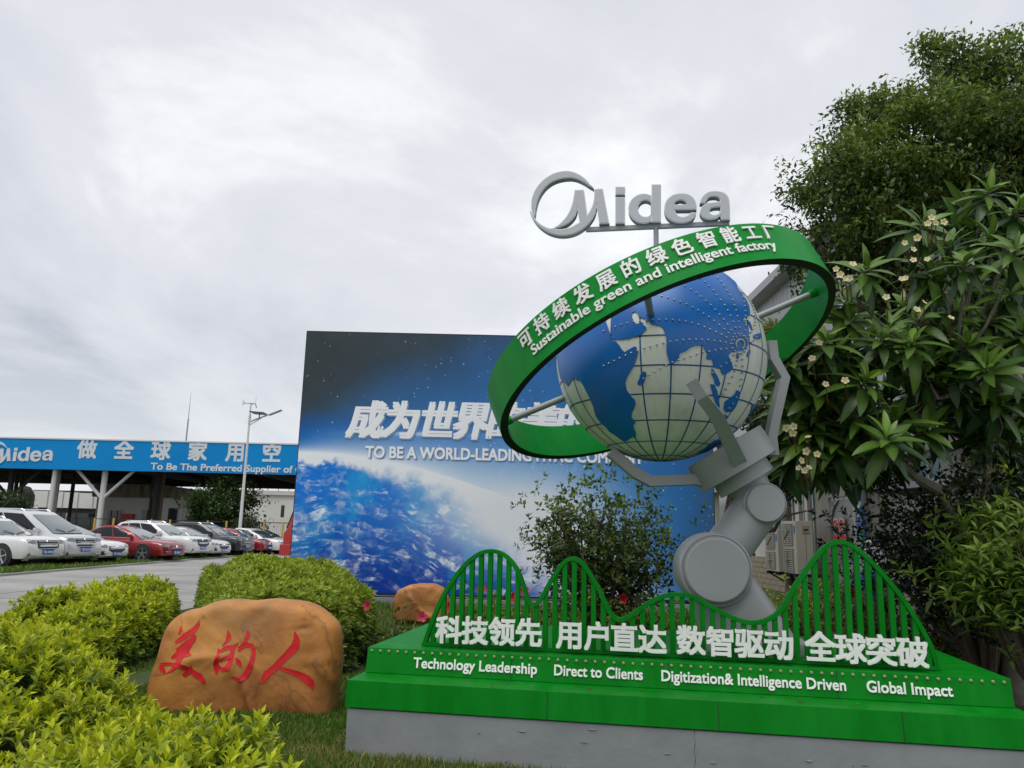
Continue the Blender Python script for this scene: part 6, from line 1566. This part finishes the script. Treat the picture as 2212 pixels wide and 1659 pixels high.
MB().box2((WX - .22, 9, 3.2), (WX - .01, 34, 3.33)).obj('drip_moulding', m_plas, fw)
MB().box2((WX - .5, 15, 8.9), (WX + .4, 34, 9.15)).obj('eave_gutter', MT['grey'], fw)
q = MB(); q.prism([(WX - .4, 34, 9.16), (WX + 7, 34, 11.6), (WX + 14, 34, 9.16)], (0, -19, 0)); q.obj('roof', MT['grey'], fw)
MB().box2((WX + .25, 15, -.1), (WX + 13.5, 33.9, 9.1)).obj('inner_wall', m_plas, fw); MB().box2((WX + .25, 9, -.1), (WX + 9, 14.9, 3.34)).obj('annex', m_plas, fw)
# lower wall bays: (px left, px right, kind)
bays = [(1560, 1640, 'w'), (1640, 1662, 'p'), (1662, 1680, 'w'), (1680, 1688, 'p'), (1688, 1706, 'w'), (1706, 1712, 'p'), (1712, 1730, 'w'), (1730, 1738, 'p'), (1738, 1751, 'w'), (1751, 1757, 'p'), (1757, 1775, 'w'), (1775, 1792, 'p'), (1792, 1804, 'p'), (1804, 1850, 'd'), (1850, 1905, 'p'), (1905, 1990, 'p'), (1990, 2060, 'w'), (2060, 2300, 'p')]
for a, b_, k in bays:
    ya, yb = wy(a), wy(b_)
    if k == 'w':
        f_ = MB().box2((WX + .10, yb, 1.15), (WX + .22, ya, 3.2)).obj('window', m_plas, fw)
        MB().box2((WX + .06, yb + .04, 1.2), (WX + .09, ya - .04, 3.15)).obj('pane', m_wgl, f_)
        MB().box2((WX - .03, yb, 1.05), (WX + .2, ya, 1.15)).obj('sill', m_plas, f_)
        MB().box2((WX + .02, (ya + yb) / 2 - .03, 1.15), (WX + .055, (ya + yb) / 2 + .03, 3.2)).obj('mullion', MT['steel'], f_)
    elif k == 'p':
        MB().box2((WX - .02, yb, .95), (WX + .2, ya, 3.2)).obj('pillar', m_cream if a < 1760 else m_plas, fw)
    if k == 'd':
        MB().box2((WX - .02, yb, 2.55), (WX + .2, ya, 3.2)).obj('lintel', m_plas, fw)
        MB().box2((WX + .16, yb, 0), (WX + .2, ya, 2.55)).obj('door_panel', MT['darkmetal'], fw)
        gt = MB().box2((WX + .02, yb, 2.47), (WX + .08, ya, 2.55)).obj('grille_gate', MT['steel'], fw)
        n_ = 20
        for i in range(n_):
            y = yb + (ya - yb) * (i + .5) / n_; q = MB(); q.box2((WX + .03, y - .018, 0), (WX + .06, y + .018, 2.47)); q.obj('bar', MT['steel'], gt)
        for i in range(6):
            y0_ = yb + (ya - yb) * i / 12; q = MB(); q.beam((WX + .0, ya - (ya - yb) * .5 * i / 6, 2.45), (WX + .0, ya, 2.45 - 1.0 * (1 - i / 6) - .1), .02, .04, (1, 0, 0)); q.obj('diagonal_bar', MT['steel'], gt)
# tiled foot, each tile its own piece
th_, tw_ = .155, .52; tme = MB().box((0, 0, 0), (.04, tw_ - .016, th_ - .014)).me('tile', m_tile, bevel=.003)
cnt = 0
for r_ in range(6):
    y = 13.0 + (r_ % 2) * tw_ / 2
    while y < 27.5 and cnt < 300:
        if not (wy(1850) < y < wy(1804)):
            o = bpy.data.objects.new('tile', tme); COL.objects.link(o); o.parent = fw; o.location = Vector((WX - .01 + rp_.uniform(-.004, .004), y, .08 + r_ * th_)) - fw.location; cnt += 1
        y += tw_
MB().box2((WX + .012, 9, -.1), (WX + .2, 34, .95)).obj('tile_bed', m_plas, fw)
# notices on the gate
sy = wy(1826); 
for k in range(2):
    y = sy + (-.17 + .34 * k) * 1.0
    nt_ = MB().box2((WX - .035, y - .15, 1.50), (WX - .02, y + .15, 2.05)).obj('notice', mat('notice_white', (.42, .36, .33), .6), fw)
    q = MB(); 
    ring_pts = [(WX - .04, y + .11 * math.cos(a), 1.86 + .13 * math.sin(a)) for a in np.linspace(0, 2 * math.pi, 25)]
    q.tube(ring_pts, .014, 5, False); q.tube([(WX - .04, y - .08, 1.95), (WX - .04, y + .08, 1.77)], .012, 5); q.box2((WX - .041, y - .13, 1.53), (WX - .036, y + .13, 1.64)); q.obj('prohibition_sign', m_red, nt_)
# air conditioners
m_fan = mat('fan_cavity', (.24, .23, .205), .7)
def ac_unit(X0, Y0_, z0_, hh, label):
    t = thing('air_conditioner', label, 'air conditioner', (X0 + .2, Y0_ + .45, z0_), 'outdoor air conditioner units on the factory wall')
    MB().box2((X0, Y0_, z0_), (X0 + .42, Y0_ + .95, z0_ + hh)).obj('casing', m_ac, t, bevel=.012)
    for k in range(2):
        zc_ = z0_ + .06 + k * (hh - .06) / 2; g_ = MB().box2((X0 - .012, Y0_ + .22, zc_), (X0 - .004, Y0_ + .90, zc_ + (hh - .2) / 2)).obj('fan_opening', m_fan, t)
        q = MB(); 
        for i in range(11): z = zc_ + .02 + i * ((hh - .2) / 2 - .03) / 10; q.box2((X0 - .035, Y0_ + .21, z), (X0 - .014, Y0_ + .91, z + .018))
        for i in range(5): y = Y0_ + .25 + i * .155; q.box2((X0 - .038, y, zc_), (X0 - .036, y + .012, zc_ + (hh - .2) / 2))
        q.obj('fan_grille', m_ac, t)
        q = MB(); 
        for i in range(4): a = i * math.pi / 2 + k; q.beam((X0 - .013, Y0_ + .56, zc_ + (hh - .2) / 4), (X0 - .013, Y0_ + .56 + .2 * math.cos(a), zc_ + (hh - .2) / 4 + .2 * math.sin(a)), .004, .09, (1, 0, 0))
        q.obj('fan', m_fan, t)
    MB().box2((X0 - .008, Y0_ + .05, z0_ + hh - .30), (X0 - .001, Y0_ + .15, z0_ + hh - .12)).obj('badge', mat('badge_blue', (.01, .16, .50), .5), t)
    MB().box2((X0 + .16, Y0_ - .012, z0_ + hh - .30), (X0 + .34, Y0_ - .001, z0_ + hh - .12)).obj('handle_recess', mat('recess', (.30, .28, .24), .6), t)
    MB().box2((X0 + .20, Y0_ - .016, z0_ + hh - .24), (X0 + .30, Y0_ - .0125, z0_ + hh - .20)).obj('handle', MT['darkmetal'], t)
    MB().box2((X0 + .235, Y0_ - .006, z0_ + .04), (X0 + .242, Y0_ - .001, z0_ + hh - .32)).obj('panel_seam', MT['darkmetal'], t)
    q = MB(); 
    for y in (Y0_ + .12, Y0_ + .82): q.box2((X0 - .05, y - .03, z0_ - .07), (WX, y + .03, z0_ - .002)); q.beam((X0 + .05, y, z0_ - .07), (WX - .01, y, z0_ - .5), .04, .04)
    q.obj('bracket', MT['darkmetal'], t)
ac_unit(7.16, 19.5, .67, 1.30, 'beige outdoor air conditioner nearer the camera, right of the pair')
ac_unit(7.16, 20.85, .66, 1.10, 'shorter beige outdoor air conditioner, left and behind the taller one')
# pipes
pz = thing('steel_pipe', 'wide shiny silver pipe standing by the wall with a blue arrow', 'pipe', (7.55, wy(1858), 0))
py_ = 17.0; pxx = 7.70
q = MB(); q.tube([(pxx, py_, -.05), (pxx, py_, 4.6)], .165, 24); q.obj('pipe', mat('galvanised', (.42, .44, .47), .3, .85), pz, smooth=True)
m_bl = mat('stencil_blue', (.005, .10, .42), .6)
def on_pipe(a, z, out=.006, yaw=-2.05):      # a metres round the pipe from the line facing the camera
    t_ = yaw + a / .165; return Vector((pxx + (.165 + out) * math.cos(t_), py_ + (.165 + out) * math.sin(t_), z))
q = MB(); 
q.add([on_pipe(-.06, 2.62), on_pipe(.06, 2.62), on_pipe(0, 2.92)], [(0, 1, 2)]); q.add([on_pipe(-.022, 2.35), on_pipe(.022, 2.35), on_pipe(.022, 2.62), on_pipe(-.022, 2.62)], [(0, 1, 2, 3)]); q.obj('arrow', m_bl, pz)
glyphs([(c, 0) for c in '水蒸回'])
for i, c in enumerate('水蒸回'):
    v, f = _G[(c, 0)]; vv, ff = letter_solid(v, f, .02, .002); link('letter', mesh('letter', [tuple(on_pipe((p[0] - .5) * .22, 2.06 - i * .26 + p[1] * .24, .006 + p[2])) for p in vv], ff, m_bl), pz)
q = MB(); q.add([on_pipe(-.035, 1.35, .008), on_pipe(.035, 1.35, .008), on_pipe(.035, 1.72, .008), on_pipe(-.035, 1.72, .008)], [(0, 1, 2, 3)]); q.obj('green_sticker', mat('sticker_green', (.01, .30, .06), .5), pz)
wp = thing('plastic_pipe', 'white plastic pipe with an elbow and blue valve right of the steel pipe', 'pipe', (7.3, 15.6, 0))
e0_ = atY(1868, 1172, 15.4); e1_ = atY(1892, 1170, 15.4); m_pvc = mat('white_plastic', (.68, .69, .68), .4)
q = MB(); q.tube([(e0_.x, 15.4, 0), (e0_.x, 15.4, e0_.z - .05), (e0_.x + .05, 15.4, e0_.z), (e1_.x + .1, 15.4, e0_.z)], .05, 12); q.obj('pipe', m_pvc, wp, smooth=True)
q = MB(); q.tube([(e1_.x + .05, 15.4, e0_.z), (e1_.x + .45, 15.4, e0_.z)], .065, 12); q.lathe((e1_.x + .25, 15.4, e0_.z), (0, 0, 1), [(0, .05), (.09, .05), (.09, .13), (.13, .13), (.14, 0)], 16); q.obj('valve', mat('valve_blue', (.005, .03, .28), .4), wp, smooth=True)
wc = thing('water_tank', 'white upright water tank box behind the right end of the fence', 'tank', (7.4, 15.0, 0))
a = atY(1892, 1187, 15.2); b_ = atY(1921, 1187, 15.2)
q = MB(); q.box2((a.x, 15.0, -.05), (b_.x, 15.7, a.z)); q.obj('body', m_pvc, wc, bevel=.03); q = MB(); q.box2((a.x - .02, 14.98, a.z), (b_.x + .02, 15.72, a.z + .04)); q.obj('lid', m_pvc, wc)
bl_ = thing('plastic_drum', 'blue plastic drum standing below the white pipe behind the fence', 'drum', (6.9, 14.9, 0))
c = atY(1868, 1240, 15.0); q = MB(); q.lathe((c.x, 14.9, 0), (0, 0, 1), [(0, .24), (.05, .27), (.28, .27), (.30, .285), (.33, .27), (.6, .27), (.62, .285), (.65, .27), (.86, .27), (.92, .22), (.92, 0)], 28); q.obj('body', mat('drum_blue', (.01, .06, .32), .4), bl_, smooth=True); MB().lathe((c.x - .08, 14.85, .92), (0, 0, 1), [(0, .04), (.03, .04), (.035, 0)], 12).obj('cap', MT['black'], bl_)
# white shed panels seen low at the far right
sh = thing('white_shed', 'low white walled shed glimpsed through the dark shrub at right', 'building', (8, 13, 0))
MB().box2((6.9, 12.4, -.05), (7.9, 14.2, 2.4)).obj('wall', m_plas, sh); MB().box2((6.8, 12.3, 2.41), (7.95, 14.3, 2.52)).obj('roof', MT['grey'], sh)

# ================================================================ LITTER: fallen leaves on lawn and plinth
rl = np.random.default_rng(77); n_ = 260
P = np.c_[rl.uniform(-3.2, 3.4, n_), rl.uniform(4.0, 8.2, n_)]; P = P[~inpoly(P, PLP)]; P3 = np.c_[P, np.full(len(P), .035)]
Pt = np.array([tuple(loc(rl.uniform(.1, PL - .1), rl.uniform(.65, 2.1), .656)) for _ in range(46)] + [tuple(loc(rl.uniform(.1, PL - .1), rl.uniform(.06, .28), .481)) for _ in range(10)])
P3 = np.concatenate([P3, Pt]); n_ = len(P3); Dl = np.c_[rl.normal(size=(n_, 2)), rl.normal(size=n_) * .12]; Nl = np.c_[rl.normal(size=(n_, 2)) * .25, np.ones(n_)]
o = leaf_obj('fallen_leaves', P3, Dl, Nl, rl.uniform(.025, .055, n_), rl.uniform(.012, .024, n_), ramp((.22, .13, .035), (.10, .055, .02), rl.random(n_)), MT['leaf'])
tag(o, 'scattered brown fallen leaves on the lawn and green plinth', 'leaf litter')
